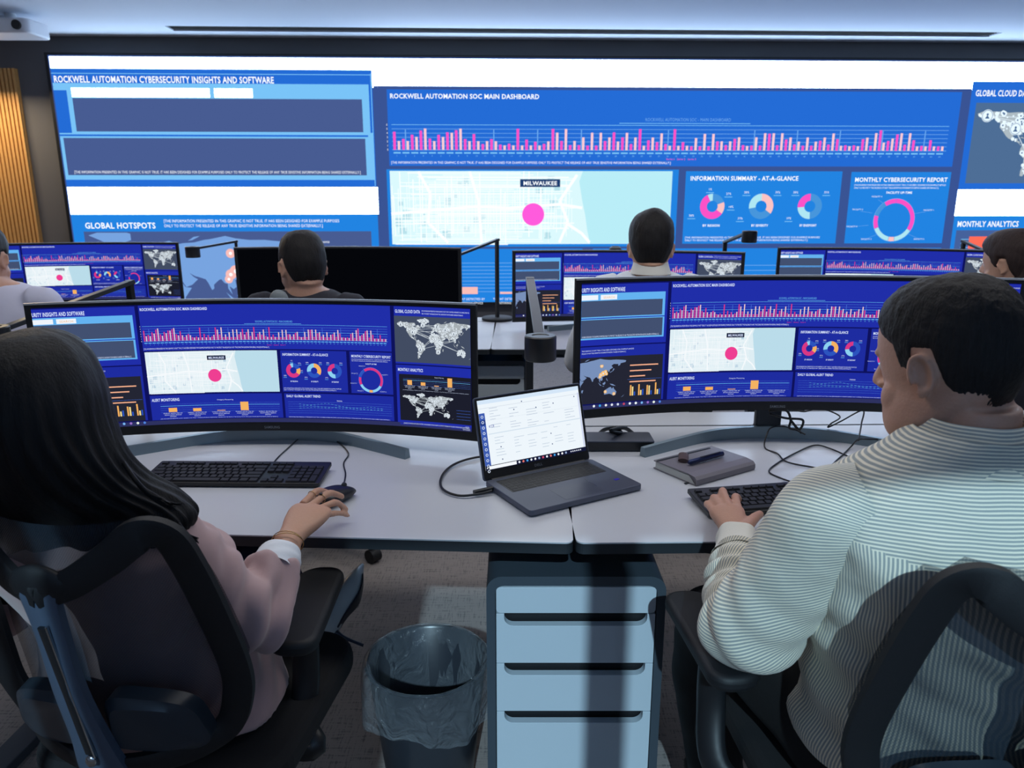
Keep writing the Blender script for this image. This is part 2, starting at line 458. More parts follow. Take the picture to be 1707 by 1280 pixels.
def hdr(c, k): return (c[0] * k, c[1] * k, c[2] * k, 1)
W_PAL = dict(blue=rgb(36, 108, 214), blue2=rgb(34, 132, 226), gap=rgb(58, 84, 148), dark=rgb(72, 92, 146), dark2=rgb(66, 98, 150), cyan=rgb(122, 196, 248),
             white=(6.2, 8.2, 10.5, 1), txt=(1.0, 1.05, 1.1, 1), pink=rgb(252, 82, 200), peach=rgb(252, 204, 214), orange=rgb(252, 196, 196), lineb=rgb(108, 170, 240),
             mapbg=rgb(220, 250, 254), water=rgb(186, 238, 248), street=(1.0, 1.05, 1.05, 1), blk=rgb(184, 226, 236), donut=rgb(72, 150, 220), pale=rgb(176, 232, 244),
             land=rgb(120, 164, 224), node=(0.85, 1.0, 1.1, 1), net=rgb(78, 110, 150), tag=rgb(30, 62, 112), panel3=rgb(70, 98, 156), spot=rgb(250, 190, 184))
M_PAL = dict(blue=rgb(32, 46, 168), blue2=rgb(30, 44, 160), gap=rgb(14, 18, 92), dark=rgb(66, 80, 112), dark2=rgb(36, 38, 52), cyan=rgb(100, 178, 240),
             white=rgb(238, 244, 252), txt=rgb(214, 226, 255), pink=rgb(216, 56, 132), peach=rgb(238, 200, 204), orange=rgb(244, 178, 98), lineb=rgb(72, 112, 214),
             mapbg=rgb(222, 238, 244), water=rgb(186, 220, 234), street=rgb(246, 250, 253), blk=rgb(186, 210, 226), donut=rgb(44, 84, 190), pale=rgb(140, 208, 240),
             land=rgb(120, 144, 186), node=rgb(226, 236, 244), net=rgb(66, 76, 98), tag=rgb(10, 18, 52), panel3=rgb(28, 30, 44), spot=rgb(250, 196, 120))
DISC = '[THE INFORMATION PRESENTED IN THIS GRAPHIC IS NOT TRUE. IT HAS BEEN DESIGNED FOR EXAMPLE PURPOSES ONLY TO PROTECT THE RELEASE OF ANY TRUE SENSITIVE INFORMATION BEING SHARED EXTERNALLY.]'
DISC1 = '[THE INFORMATION PRESENTED IN THIS GRAPHIC IS NOT TRUE. IT HAS BEEN DESIGNED FOR EXAMPLE PURPOSES'
DISC2 = 'ONLY TO PROTECT THE RELEASE OF ANY TRUE SENSITIVE INFORMATION BEING SHARED EXTERNALLY.]'
BARS = [(4.3,2.1),(2.6,2.1),(3.6,3.1),(4.6,5.1),(2.7,2.1),(3.6,3.1),(4.2,4.1),(4.7,5.1),(2.6,2.1),(3.8,2.1),(1.4,2.1),(2.6,2.1),(1.3,1.1),(1.5,1.1),(5.1,1.1),(2.5,1.1),(2,1.1),(1.5,2.1),
        (5.1,4.2),(2.2,5.1),(1.2,2.2),(1.2,3.1),(1.1,4.2),(1.1,4.2),(2.2,3.1),(4.3,2.1),(3.1,4.2),(1.5,3.1),(5.1,1.1),(2.4,3.1),(2,4.1),(1.5,1.1),(5.1,1.1),(2,1.1),(1,3),(1,4),(1,4),(2.2,2.2),
        (1.3,2.2),(2.8,3.2),(1.3,1.1),(1.2,3.2),(1.2,4.2),(4.1,4.2),(1.3,4.2),(2.7,3.2),(1.5,2.2),(1.2,3.2),(1.2,2.2),(2.4,3.2),(1.5,4.2),(2.8,1.2),(1.3,1.1),(1.3,1.1),(2.8,3.2),(1.2,4.3),
        (5,2),(2.4,3),(4,4.3),(1.5,4.3),(2.6,1.1),(1.2,1.1),(2.6,1.1),(1.1,1.1)]
LAND = [
 [(-168,66),(-156,71),(-140,70),(-125,70),(-110,68),(-95,69),(-85,69),(-80,62),(-94,60),(-92,57),(-82,53),(-79,52),(-78,60),(-70,61),(-64,58),(-56,52),(-66,49),(-60,46),(-70,43),(-75,38),(-81,31),(-80,26),(-83,29),(-90,30),(-97,27),(-97,20),(-91,19),(-87,21),(-88,16),(-83,14),(-83,9),(-78,9),(-81,7),(-86,12),(-95,16),(-105,20),(-110,24),(-117,33),(-124,40),(-124,48),(-132,55),(-145,60),(-155,58),(-165,60)],
 [(-73,78),(-60,82),(-30,83),(-20,80),(-20,72),(-32,68),(-43,60),(-52,65),(-55,70)],
 [(-78,8),(-72,12),(-60,9),(-50,1),(-35,-6),(-39,-15),(-41,-22),(-48,-27),(-54,-34),(-62,-40),(-65,-46),(-69,-52),(-74,-51),(-74,-42),(-71,-30),(-71,-18),(-77,-13),(-81,-5),(-80,1)],
 [(-16,14),(-17,21),(-10,30),(-6,35),(10,37),(11,33),(20,31),(32,31),(37,21),(43,12),(51,11),(42,-1),(40,-10),(35,-20),(33,-27),(27,-34),(18,-34),(12,-18),(13,-8),(9,4),(-5,5),(-12,8)],
 [(-9,37),(-9,43),(-1,44),(-4,48),(3,51),(8,54),(10,57),(13,55),(20,55),(24,58),(22,60),(25,60),(25,65),(20,63),(17,57),(12,56),(5,59),(6,63),(15,68),(28,71),(40,67),(45,68),(60,69),(72,72),(80,73),(100,77),(113,74),(130,72),(150,72),(170,70),(180,68),(178,63),(163,60),(162,55),(156,52),(156,58),(142,59),(135,54),(140,48),(131,43),(129,36),(126,35),(125,40),(118,39),(122,37),(120,31),(121,27),(113,22),(108,21),(109,12),(105,9),(100,13),(103,2),(98,10),(98,16),(94,17),(90,22),(87,21),(80,15),(80,10),(77,8),(73,17),(70,22),(61,25),(57,26),(50,30),(55,25),(60,22),(52,15),(44,12),(35,28),(35,35),(28,36),(26,40),(23,37),(19,42),(13,45),(18,40),(12,43),(9,44),(3,42),(-1,37)],
 [(114,-22),(122,-17),(131,-12),(137,-12),(136,-16),(141,-16),(142,-11),(146,-19),(153,-27),(150,-37),(143,-39),(138,-35),(131,-32),(124,-33),(115,-34)],
 [(95,5),(104,-3),(106,-6),(102,-5)], [(109,1),(117,6),(118,1),(114,-4),(110,-2)], [(131,-1),(141,-3),(150,-9),(143,-8),(137,-6)], [(106,-6),(115,-8),(113,-9)],
 [(-5,50),(1,51),(-1,55),(-4,59),(-6,56)], [(-24,64),(-14,66),(-16,64),(-22,63)], [(130,32),(136,35),(141,38),(145,44),(141,45),(139,38),(132,35)], [(44,-16),(50,-15),(47,-25),(44,-22)], [(167,-46),(174,-41),(178,-38),(173,-43)],
 [(121,18),(122,14),(126,7),(122,10),(120,15)], [(-84,22),(-77,20),(-75,20),(-80,23)], [(52,71),(60,76),(68,77),(58,72)]]
def in_poly(x, y, p):
    c = False; j = len(p) - 1
    for i in range(len(p)):
        if (p[i][1] > y) != (p[j][1] > y) and x < (p[j][0] - p[i][0]) * (y - p[i][1]) / (p[j][1] - p[i][1]) + p[i][0]: c = not c
        j = i
    return c
def world_map(S, x0, y0, x1, y1, c, l, clip=None, lon0=-170, lon1=180, lat0=-56, lat1=84):
    """land outlines; clip = (xmin, ymin, xmax, ymax)"""
    fx = lambda a: x0 + (a - lon0) / (lon1 - lon0) * (x1 - x0)
    fy = lambda b: y0 + (b - lat0) / (lat1 - lat0) * (y1 - y0)
    for p in LAND:
        q = [(fx(a), fy(b)) for a, b in p]
        for t in tessellate_polygon([[Vector((a, b, 0)) for a, b in q]]):
            tri = [q[i] for i in t]
            if clip: tri = clip_poly(tri, clip)
            if len(tri) > 2:
                if (tri[1][0]-tri[0][0])*(tri[2][1]-tri[0][1])-(tri[1][1]-tri[0][1])*(tri[2][0]-tri[0][0]) < 0: tri = tri[::-1]
                S.poly(tri, c, l)
    return fx, fy
def clip_poly(p, c):
    for ax, v, sg in ((0, c[0], 1), (1, c[1], 1), (0, c[2], -1), (1, c[3], -1)):
        out = []
        for i in range(len(p)):
            a, b = p[i - 1], p[i]; ia, ib = (a[ax] - v) * sg >= 0, (b[ax] - v) * sg >= 0
            if ia != ib:
                t = (v - a[ax]) / (b[ax] - a[ax]); out.append((a[0] + (b[0] - a[0]) * t, a[1] + (b[1] - a[1]) * t))
            if ib: out.append(b)
        p = out
        if len(p) < 3: return []
    return p
def w_bars(S, x0, y0, x1, y1, C, bold):
    """the blue bar chart panel"""
    w, h = x1 - x0, y1 - y0
    S.rect(x0, y0, x1, y1, C['blue'], 1)
    S.text('ROCKWELL AUTOMATION SOC MAIN DASHBOARD', x0 + .005 * w, y1 - .115 * h, .062 * h, C['txt'], 3, True, w=.255 * w)
    S.text('ROCKWELL AUTOMATION SOC - MAIN DASHBOARD', x0 + .445 * w, y1 - .40 * h, .045 * h, C['lineb'] if not bold else C['cyan'], 3, False, w=.15 * w)
    S.rect(x0 + .40 * w, y1 - .432 * h, x0 + .63 * w, y1 - .424 * h, C['cyan'], 2)
    b0, b1 = y0 + .215 * h, y1 - .455 * h
    for k in range(7):
        yy = b0 + (b1 - b0) * k / 6
        S.rect(x0 + .006 * w, yy - .0035 * h, x0 + .985 * w, yy + .0035 * h, C['cyan'] if k in (0, 3 if bold else 0, 6) else C['lineb'], 2)
        S.text(str(k), x0 - .003 * w, yy - .012 * h, .026 * h, C['txt'], 3, False)
    n = len(BARS); st = .975 * w / n
    for i, (a, b) in enumerate(BARS):
        x = x0 + .008 * w + i * st
        cb = C['pink']
        S.rect(x, b0, x + st * .3, b0 + (b1 - b0) * a / 6, cb, 3)
        S.rect(x + st * .5, b0, x + st * .78, b0 + (b1 - b0) * b / 6, C['peach'], 3)
        if i % 5 == 1 and b < 4: S.rect(x + st * .35, b0, x + st * .47, b0 + (b1 - b0) * 4.9 / 6, C['lineb'], 2)
        S.rect(x, y0 + .165 * h, x + st * .8, y0 + .185 * h, C['cyan'], 3)
        S.text(str(i + 1), x + st * .3, y0 + .125 * h, .022 * h, C['cyan'], 3, False)
    S.text('Series 1   Series 2   Series 3', x0 + .485 * w, y0 + .085 * h, .025 * h, C['pink'], 3, False)
    S.text(DISC, x0 + .003 * w, y0 + .03 * h, .034 * h, C['txt'], 3, False, w=.49 * w)
def w_map(S, x0, y0, x1, y1, C, wall):
    w, h = x1 - x0, y1 - y0; rnd = random.Random(4)
    S.rect(x0, y0, x1, y1, C['mapbg'], 1)
    sx = x0 + .68 * w
    pts = [(sx, y1), (sx - .012 * w, y0 + .86 * h), (sx + .0 * w, y0 + .6 * h), (sx + .012 * w, y0 + .4 * h), (sx + .02 * w, y0 + .2 * h), (sx + .032 * w, y0)]
    for (xa, ya), (xb, yb) in zip(pts[:-1], pts[1:]):
        S.poly([(xa, ya), (xb, yb), (x1 - .0, yb), (x1 - .0, ya)][::1], C['water'], 2)
    for k in range(26):
        a, b = x0 + rnd.random() * .62 * w, y0 + rnd.random() * .85 * h; d = rnd.uniform(.008, .03) * w
        S.rect(a, b, a + d, b + d * rnd.uniform(.6, 1.3) , C['blk'], 2)
    lw = .0022 * w
    for k in range(44):
        yy = y0 + (k + rnd.random() * .6) / 44.6 * h; S.line((x0 + rnd.random() * .2 * w, yy), (x0 + rnd.uniform(.4, .66) * w, yy + rnd.uniform(-.01, .01) * h), lw * rnd.choice((.7, 1, 1.6)), C['street'], 3)
    for k in range(60):
        xx = x0 + (k + rnd.random() * .6) / 60.6 * .66 * w; S.line((xx, y0 + rnd.random() * .3 * h), (xx + rnd.uniform(-.003, .004) * w, y0 + rnd.uniform(.6, 1) * h), lw * rnd.choice((.7, 1, 1.6)), C['street'], 3)
    for poly in ([(0, .42), (.12, .46), (.3, .52), (.42, .5), (.6, .55), (.68, .5)], [(.1, .99), (.14, .7), (.13, .3), (.2, .02)], [(.6, .02), (.63, .3), (.6, .6), (.66, .95)], [(.28, .99), (.31, .6), (.32, .02)], [(.62, .3), (.68, .15), (.71, .02)]):
        for a, b in zip(poly[:-1], poly[1:]): S.line((x0 + a[0] * w, y0 + a[1] * h), (x0 + b[0] * w, y0 + b[1] * h), lw * 4.5, C['street'], 4)
    S.rect(x0 + .458 * w, y1 - .215 * h, x0 + .60 * w, y1 - .11 * h, C['tag'], 5)
    S.text('MILWAUKEE', x0 + .529 * w, y1 - .19 * h, .055 * h, C['txt'], 6, True, w=.12 * w, align=.5)
    S.disc(x0 + .505 * w, y0 + .41 * h, .155 * h, hdr(C['pink'], 1.25), 5, 40)
def w_donuts(S, x0, y0, x1, y1, C):
    w, h = x1 - x0, y1 - y0; S.rect(x0, y0, x1, y1, C['blue2'], 1)
    S.text('INFORMATION SUMMARY - AT-A-GLANCE', x0 + .03 * w, y1 - .125 * h, .06 * h, C['txt'], 3, True, w=.69 * w)
    segs = [[(0, 70, 'donut'), (70, 125, 'orange'), (125, 335, 'pink'), (335, 360, 'pale')], [(0, 125, 'orange'), (125, 260, 'donut'), (260, 360, 'pale')], [(0, 175, 'donut'), (175, 265, 'pale'), (265, 360, 'pink')]]
    for k, sg in enumerate(segs):
        cx, cy = x0 + (.18 + .315 * k) * w, y0 + .52 * h; r = .175 * h
        for a, b, c in sg: S.ring(cx, cy, r * .45, r, a, b, C[c], 3)
        S.text(('BY REGION', 'BY SEVERITY', 'BY ENDPOINT')[k], cx, cy - .28 * h, .032 * h, C['txt'], 3, True, w=.11 * w, align=.5)
        for dx, dy, t in ((-.02, .22, '1%'), (.1, .16, '27%'), (-.13, -.14, '58%'), (.12, -.02, '14%')) if k == 0 else ((-.1, .18, '28%'), (.1, .18, '35%'), (-.13, -.18, '37%')):
            S.text(t, cx + dx * w, cy + dy * h, .03 * h, C['txt'], 3, False, align=.5)
            S.rect(cx + (dx - .025) * w, cy + (dy - .035) * h, cx + (dx + .025) * w, cy + (dy - .025) * h, C['cyan'], 3)
    S.text(DISC1, x0 + .015 * w, y0 + .075 * h, .026 * h, C['txt'], 3, False, w=.88 * w)
    S.text(DISC2, x0 + .015 * w, y0 + .035 * h, .026 * h, C['txt'], 3, False, w=.8 * w)
def w_report(S, x0, y0, x1, y1, C):
    w, h = x1 - x0, y1 - y0; S.rect(x0, y0, x1, y1, C['blue2'], 1)
    S.text('MONTHLY CYBERSECURITY REPORT', x0 + .04 * w, y1 - .135 * h, .06 * h, C['txt'], 3, True, w=.93 * w)
    S.text(DISC1, x0 + .04 * w, y1 - .19 * h, .022 * h, C['txt'], 3, False, w=.92 * w)
    S.text(DISC2, x0 + .04 * w, y1 - .23 * h, .022 * h, C['txt'], 3, False, w=.85 * w)
    S.text('FACILITY UP-TIME', x0 + .5 * w, y1 - .30 * h, .032 * h, C['txt'], 3, True, w=.26 * w, align=.5)
    cx, cy = x0 + .48 * w, y0 + .33 * h; r = .30 * h
    for a, b, c in ((0, 120, 'pink'), (121, 172, 'pale'), (173, 190, 'orange'), (191, 245, 'pale'), (246, 283, 'pink'), (284, 325, 'donut'), (326, 359, 'pink')): S.ring(cx, cy, r * .8, r, a, b, C[c], 3)
    S.ring(cx, cy, r * .98, r * 1.02, 0, 360, C['lineb'], 2)
    for dx, dy, t in ((-.2, .32, 'FACILITY 4'), (-.38, .14, 'FACILITY 3'), (-.42, -.1, 'FACILITY 2'), (.34, .13, 'FACILITY 1'), (.28, -.28, 'FACILITY 6'), (-.26, -.28, 'FACILITY 5')):
        S.text(t, cx + dx * w, cy + dy * h, .022 * h, C['txt'], 3, False, align=.5)
        S.line((cx + dx * w * .92, cy + dy * h * .9), (cx + dx * w * .6, cy + dy * h * .72), .003 * w, C['lineb'], 2)
def w_network(S, x0, y0, x1, y1, C, n=430, big=True, clip=None, bg='net', nr=.0095):
    w, h = x1 - x0, y1 - y0; rnd = random.Random(9)
    cl = clip or (x0, y0, x1, y1)
    if bg: S.rect(cl[0], cl[1], cl[2], cl[3], C[bg], 2)
    fx, fy = world_map(S, x0 + .03 * w, y0 + .06 * h, x1 + .01 * w, y1 - .04 * h, hdr(C['node'], .5), 3, clip=cl)
    cities = [(-150, 62), (-100, 45), (-95, 38), (-60, -20), (-45, 62), (-5, 20), (25, -25), (20, 48), (60, 50), (80, 60), (100, 38), (135, 62), (135, -25), (125, 50), (105, 15), (15, 5)]
    ok = lambda a, b: cl[0] < fx(a) < cl[2] and cl[1] < fy(b) < cl[3]
    for k in range(26):
        a, b = rnd.sample(cities, 2)
        q = clip_poly_line(fx(a[0]), fy(a[1]), fx(b[0]), fy(b[1]), cl)
        if q: S.line(q[0], q[1], .004 * w, hdr(C['node'], .8), 4)
    k = 0
    while k < n:
        p = rnd.choice(LAND[:6] + [LAND[4], LAND[0], LAND[4], LAND[3]]); a = rnd.uniform(min(q[0] for q in p), max(q[0] for q in p)); b = rnd.uniform(min(q[1] for q in p), max(q[1] for q in p))
        if not in_poly(a, b, p): continue
        k += 1
        if not ok(a, b): continue
        r = rnd.choice((.5, .7, 1, 1.4)) * nr * w
        S.disc(fx(a), fy(b), r, C['node'], 5, 7)
        if r > nr * w: S.disc(fx(a), fy(b), r * .35, C[bg or 'net'], 6, 6)
    if big:
        for a, b in cities[:14:2] + [(135, -25), (100, 38), (-60, -20)]:
            if not ok(a - 8, b): continue
            if not ok(a + 8, b): continue
            X, Y = fx(a), fy(b); r = .030 * w
            S.disc(X, Y, r, C['node'], 7, 20); S.ring(X, Y, r * .82, r * .9, 0, 360, C[bg or 'net'], 8)
            S.disc(X, Y + r * .22, r * .2, C[bg or 'net'], 8, 8); S.poly([(X - r * .42, Y - r * .45), (X + r * .42, Y - r * .45), (X, Y + r * .12)], C[bg or 'net'], 8)
def clip_poly_line(xa, ya, xb, yb, c):
    t0, t1 = 0.0, 1.0; dx, dy = xb - xa, yb - ya
    for p, q in ((-dx, xa - c[0]), (dx, c[2] - xa), (-dy, ya - c[1]), (dy, c[3] - ya)):
        if abs(p) < 1e-12:
            if q < 0: return None
        else:
            r = q / p
            if p < 0: t0 = max(t0, r)
            else: t1 = min(t1, r)
    if t0 >= t1: return None
    return (xa + t0 * dx, ya + t0 * dy), (xa + t1 * dx, ya + t1 * dy)
def w_blocks(S, x0, y0, x1, y1, C, title, bg, hs=(.2, .15, .03, .42, .0), t2='Category 1   Category 2   Category 3'):
    w, h = x1 - x0, y1 - y0
    S.rect(x0, y0, x1, y1, C[bg], 2)
    b0 = y0 + .33 * h
    for k in range(5): S.rect(x0 + .04 * w, b0 + k * .1 * h, x1 - .01 * w, b0 + (k * .1 + (.02 if k == 3 else .008)) * h, C['cyan'] if k == 3 else C['lineb'], 3)
    for k in range(len(hs)):
        if hs[k] > 0: S.rect(x0 + (.10 + .19 * k) * w, b0 + .02 * h, x0 + (.165 + .19 * k) * w, b0 + (.02 + hs[k]) * h, C['orange'], 4)
        for j in range(3): S.text(('THREAT DETECTED BY', 'MONITORING SERVICE', 'ENDPOINT')[j], x0 + (.13 + .19 * k) * w, b0 - (.07 + .08 * j) * h, .045 * h, C['txt'], 3, False, w=(.15, .13, .05)[j] * w, align=.5)
    if title: S.text('Category Monitoring', x0 + .55 * w, y1 - .14 * h, .06 * h, C['txt'], 3, False, w=.13 * w, align=.5)
    S.text(DISC, x0 + .03 * w, y0 + .01 * h, .03 * h, C['txt'], 3, False, w=.94 * w)
def w_trend(S, x0, y0, x1, y1, C):
    w, h = x1 - x0, y1 - y0; S.rect(x0, y0, x1, y1, C['blue2'], 1)
    S.text('DAILY GLOBAL ALERT TREND', x0 + .02 * w, y1 - .15 * h, .095 * h, C['txt'], 3, True, w=.31 * w)
    S.text('TREND', x0 + .5 * w, y1 - .3 * h, .05 * h, C['txt'], 3, False, align=.5)
    for k in range(6): S.rect(x0 + .03 * w, y0 + (.2 + .09 * k) * h, x1 - .02 * w, y0 + (.2 + .09 * k + .008) * h, C['lineb'], 2)
    for A in ((.48, .55, .62, .5, .38, .42, .4), (.4, .44, .42, .5, .46, .52, .48), (.58, .5, .46, .42, .45, .4, .44)):
        for i in range(6):
            for j in range(4):
                f = lambda t: (x0 + (.13 + .13 * t) * w, y0 + (A[int(t)] * (1 - t % 1) + A[min(int(t) + 1, 6)] * (t % 1)) * h)
                S.line(f(i + j / 4), f(i + j / 4 + .15), .012 * h, hdr(C['cyan'], .7), 3)
    S.text(DISC, x0 + .03 * w, y0 + .02 * h, .03 * h, C['txt'], 3, False, w=.93 * w)
def w_insights(S, x0, y0, x1, y1, C, full):
    w, h = x1 - x0, y1 - y0
    S.rect(x0, y0, x1, y1, C['blue'], 1)
    if full:
        S.text('ROCKWELL AUTOMATION CYBERSECURITY INSIGHTS AND SOFTWARE', x0 + .005 * w, y1 - .115 * h, .055 * h, C['txt'], 4, True, w=.685 * w)
        S.rect(x0, y0 + .06 * h, x1 - .005 * w, y0 + .47 * h, C['cyan'], 2)
        S.rect(x0, y0 + .455 * h, x1 - .012 * w, y1 - .12 * h, C['cyan'], 2)
        S.rect(x0 + .0 * w, y0 + .462 * h, x0 + .04 * w, y1 - .18 * h, C['blue'], 3)
        S.rect(x0 + .055 * w, y1 - .235 * h, x0 + .485 * w, y1 - .16 * h, C['white'], 3)
        S.rect(x0 + .50 * w, y1 - .235 * h, x0 + .62 * w, y1 - .16 * h, C['white'], 3)
        S.text('SEARCH', x0 + .56 * w, y1 - .215 * h, .035 * h, C['cyan'], 4, False, w=.07 * w, align=.5)
        S.rect(x0 + .055 * w, y0 + .475 * h, x1 - .035 * w, y1 - .245 * h, C['dark'], 3)
        S.rect(x0, y0 + .435 * h, x1 - .02 * w, y0 + .45 * h, C['blue'], 3)
        S.rect(x0 + .01 * w, y0 + .10 * h, x1 - .03 * w, y0 + .42 * h, C['dark'], 3)
        S.text(DISC, x0 + .03 * w, y0 + .115 * h, .024 * h, C['txt'], 4, False, w=.92 * w)
    else:
        S.text('URITY INSIGHTS AND SOFTWARE', x0 + .0 * w, y1 - .12 * h, .068 * h, C['txt'], 4, True, w=.50 * w)
        S.rect(x0, y0 + .10 * h, x1 - .03 * w, y0 + .44 * h, C['cyan'], 2)
        S.rect(x0, y0 + .455 * h, x1 - .03 * w, y1 - .145 * h, C['cyan'], 2)
        S.rect(x0, y1 - .25 * h, x0 + .19 * w, y1 - .17 * h, C['white'], 3); S.rect(x0 + .22 * w, y1 - .25 * h, x0 + .41 * w, y1 - .17 * h, C['white'], 3)
        S.text('SEARCH', x0 + .315 * w, y1 - .23 * h, .035 * h, C['orange'], 4, False, w=.13 * w, align=.5)
        S.rect(x0, y0 + .475 * h, x1 - .06 * w, y1 - .265 * h, C['dark'], 3)
        S.rect(x0, y0 + .125 * h, x1 - .05 * w, y0 + .425 * h, C['dark'], 3)
        S.text(DISC[60:], x0 + .01 * w, y0 + .135 * h, .028 * h, C['txt'], 4, False, w=.9 * w)
def hot_spots(S, fx, fy, C, r, cl, pts):
    for a, b, k in pts:
        if cl[0] + r < fx(a) < cl[2] - r and cl[1] + r < fy(b) < cl[3] - r: S.disc(fx(a), fy(b), r * k, C['spot'], 5, 14); S.disc(fx(a), fy(b), r * k * .35, C['txt'], 6, 8)
HOT = [(2, 49, 1), (8, 52, 1.2), (13, 47, 1), (20, 50, 1.2), (0, 42, 1), (18, 44, .9), (28, 46, 1.1), (35, 33, .8), (105, 55, .9), (110, 32, 1.2), (103, 28, 1), (117, 36, 1), (100, 22, .8), (120, 30, .8), (118, -25, .8), (145, -33, .8)]

MW, MH = 1.17, 0.332
def monitor_content(off=False):
    S = Screen(strip=0.03)
    if off:
        S.rect(0, 0, MW, MH, (0.0015, 0.0018, 0.003, 1), 0); return S
    C = M_PAL; X = lambda u: u * MW; Y = lambda v: MH * (1 - v)
    S.rect(0, 0, MW, MH, C['gap'], 0)
    S.rect(0, 0, MW, Y(.965), rgb(46, 50, 96), 1)
    w_insights(S, X(.0), Y(.485), X(.212), Y(.01), C, False)
    # hotspots panel
    S.rect(X(0), Y(.955), X(.212), Y(.495), C['blue2'], 1)
    S.text(DISC1[30:], X(.003), Y(.53), .0035, C['txt'], 4, False, w=X(.13)); S.text(DISC2[20:], X(.003), Y(.55), .0035, C['txt'], 4, False, w=X(.11))
    S.rect(X(0), Y(.955), X(.207), Y(.58), C['dark2'], 2)
    cl = (0, Y(.955), X(.115), Y(.585))
    fx, fy = world_map(S, X(-.17), Y(.945), X(.115), Y(.575), C['land'], 3, clip=cl)
    hot_spots(S, fx, fy, C, .0055, cl, HOT)
    for k, L in enumerate((.235, .18, .13, .22)): S.rect(X(.125), Y(.66 + .045 * k) - .0016, X(.125 + L * .3), Y(.66 + .045 * k) + .0016, rgb(246, 176, 142), 4)
    for k in range(4):
        for j, (hh, c) in enumerate(((.15, 'orange'), (.10, 'white'), (.07, 'donut'))):
            S.rect(X(.127 + .021 * k + .005 * j), Y(.91), X(.127 + .021 * k + .005 * j + .0035), Y(.91 - hh * (1 + .3 * math.sin(3 * k + j * 2)) * .58), C[c] if c != 'white' else rgb(240, 220, 150), 4)
    S.rect(X(.12), Y(.775) - .0006, X(.205), Y(.775), C['lineb'], 3)
    # centre
    w_bars(S, X(.220), Y(.375), X(.806), Y(.005), C, True)
    w_map(S, X(.222), Y(.735), X(.526), Y(.385), C, False)
    w_donuts(S, X(.534), Y(.735), X(.694), Y(.385), C)
    w_report(S, X(.702), Y(.735), X(.806), Y(.385), C)
    S.rect(X(.222), Y(.96), X(.530), Y(.75), C['blue2'], 1)
    S.text('ALERT MONITORING', X(.226), Y(.80), .0082, C['txt'], 4, True, w=X(.062))
    w_blocks(S, X(.232), Y(.955), X(.526), Y(.78), C, True, 'blue2')
    w_trend(S, X(.536), Y(.96), X(.806), Y(.75), C)
    # right
    S.rect(X(.815), Y(.47), X(1), Y(.005), C['blue'], 1)
    S.text('GLOBAL CLOUD DATA', X(.818), Y(.055), .0085, C['txt'], 4, True, w=X(.061))
    S.text(DISC1, X(.883), Y(.04), .0036, C['txt'], 4, False, w=X(.115)); S.text(DISC2, X(.883), Y(.062), .0036, C['txt'], 4, False, w=X(.10))
    w_network(S, X(.815), Y(.455), X(1.0), Y(.08), C)
    S.rect(X(.815), Y(.985), X(1), Y(.48), C['blue'], 1)
    S.text('MONTHLY ANALYTICS', X(.82), Y(.53), .0085, C['txt'], 4, True, w=X(.062))
    S.rect(X(.822), Y(.945), X(1), Y(.555), C['panel3'], 2)
    w_blocks(S, X(.825), Y(.69), X(1), Y(.555), C, True, 'panel3', hs=(.3, .2, .05, .55))
    w_network(S, X(.825), Y(.94), X(.955), Y(.70), C, n=300, big=False, bg='panel3', nr=.011)
    for k in range(4): S.rect(X(.963), Y(.83 + .025 * k), X(.998), Y(.83 + .025 * k) + .0006, C['lineb'], 4)
    S.text(DISC, X(.83), Y(.975), .0036, C['txt'], 4, False, w=X(.165))
    for k in range(12):
        c = (rgb(240, 245, 250), rgb(60, 160, 230), rgb(240, 240, 240), rgb(225, 230, 240), rgb(210, 220, 240), rgb(190, 70, 100), rgb(230, 240, 250), rgb(240, 250, 255), rgb(120, 180, 240), rgb(150, 110, 200), rgb(230, 240, 230), rgb(80, 130, 220))[k]
        S.disc(X(.037 + .0152 * k), Y(.975), .0035, c, 4, 12)
    S.text('13:21', X(.984), Y(.968), .004, C['txt'], 4, False); S.text('10/10/2023', X(.978), Y(.99), .004, C['txt'], 4, False, w=X(.018))
    return S

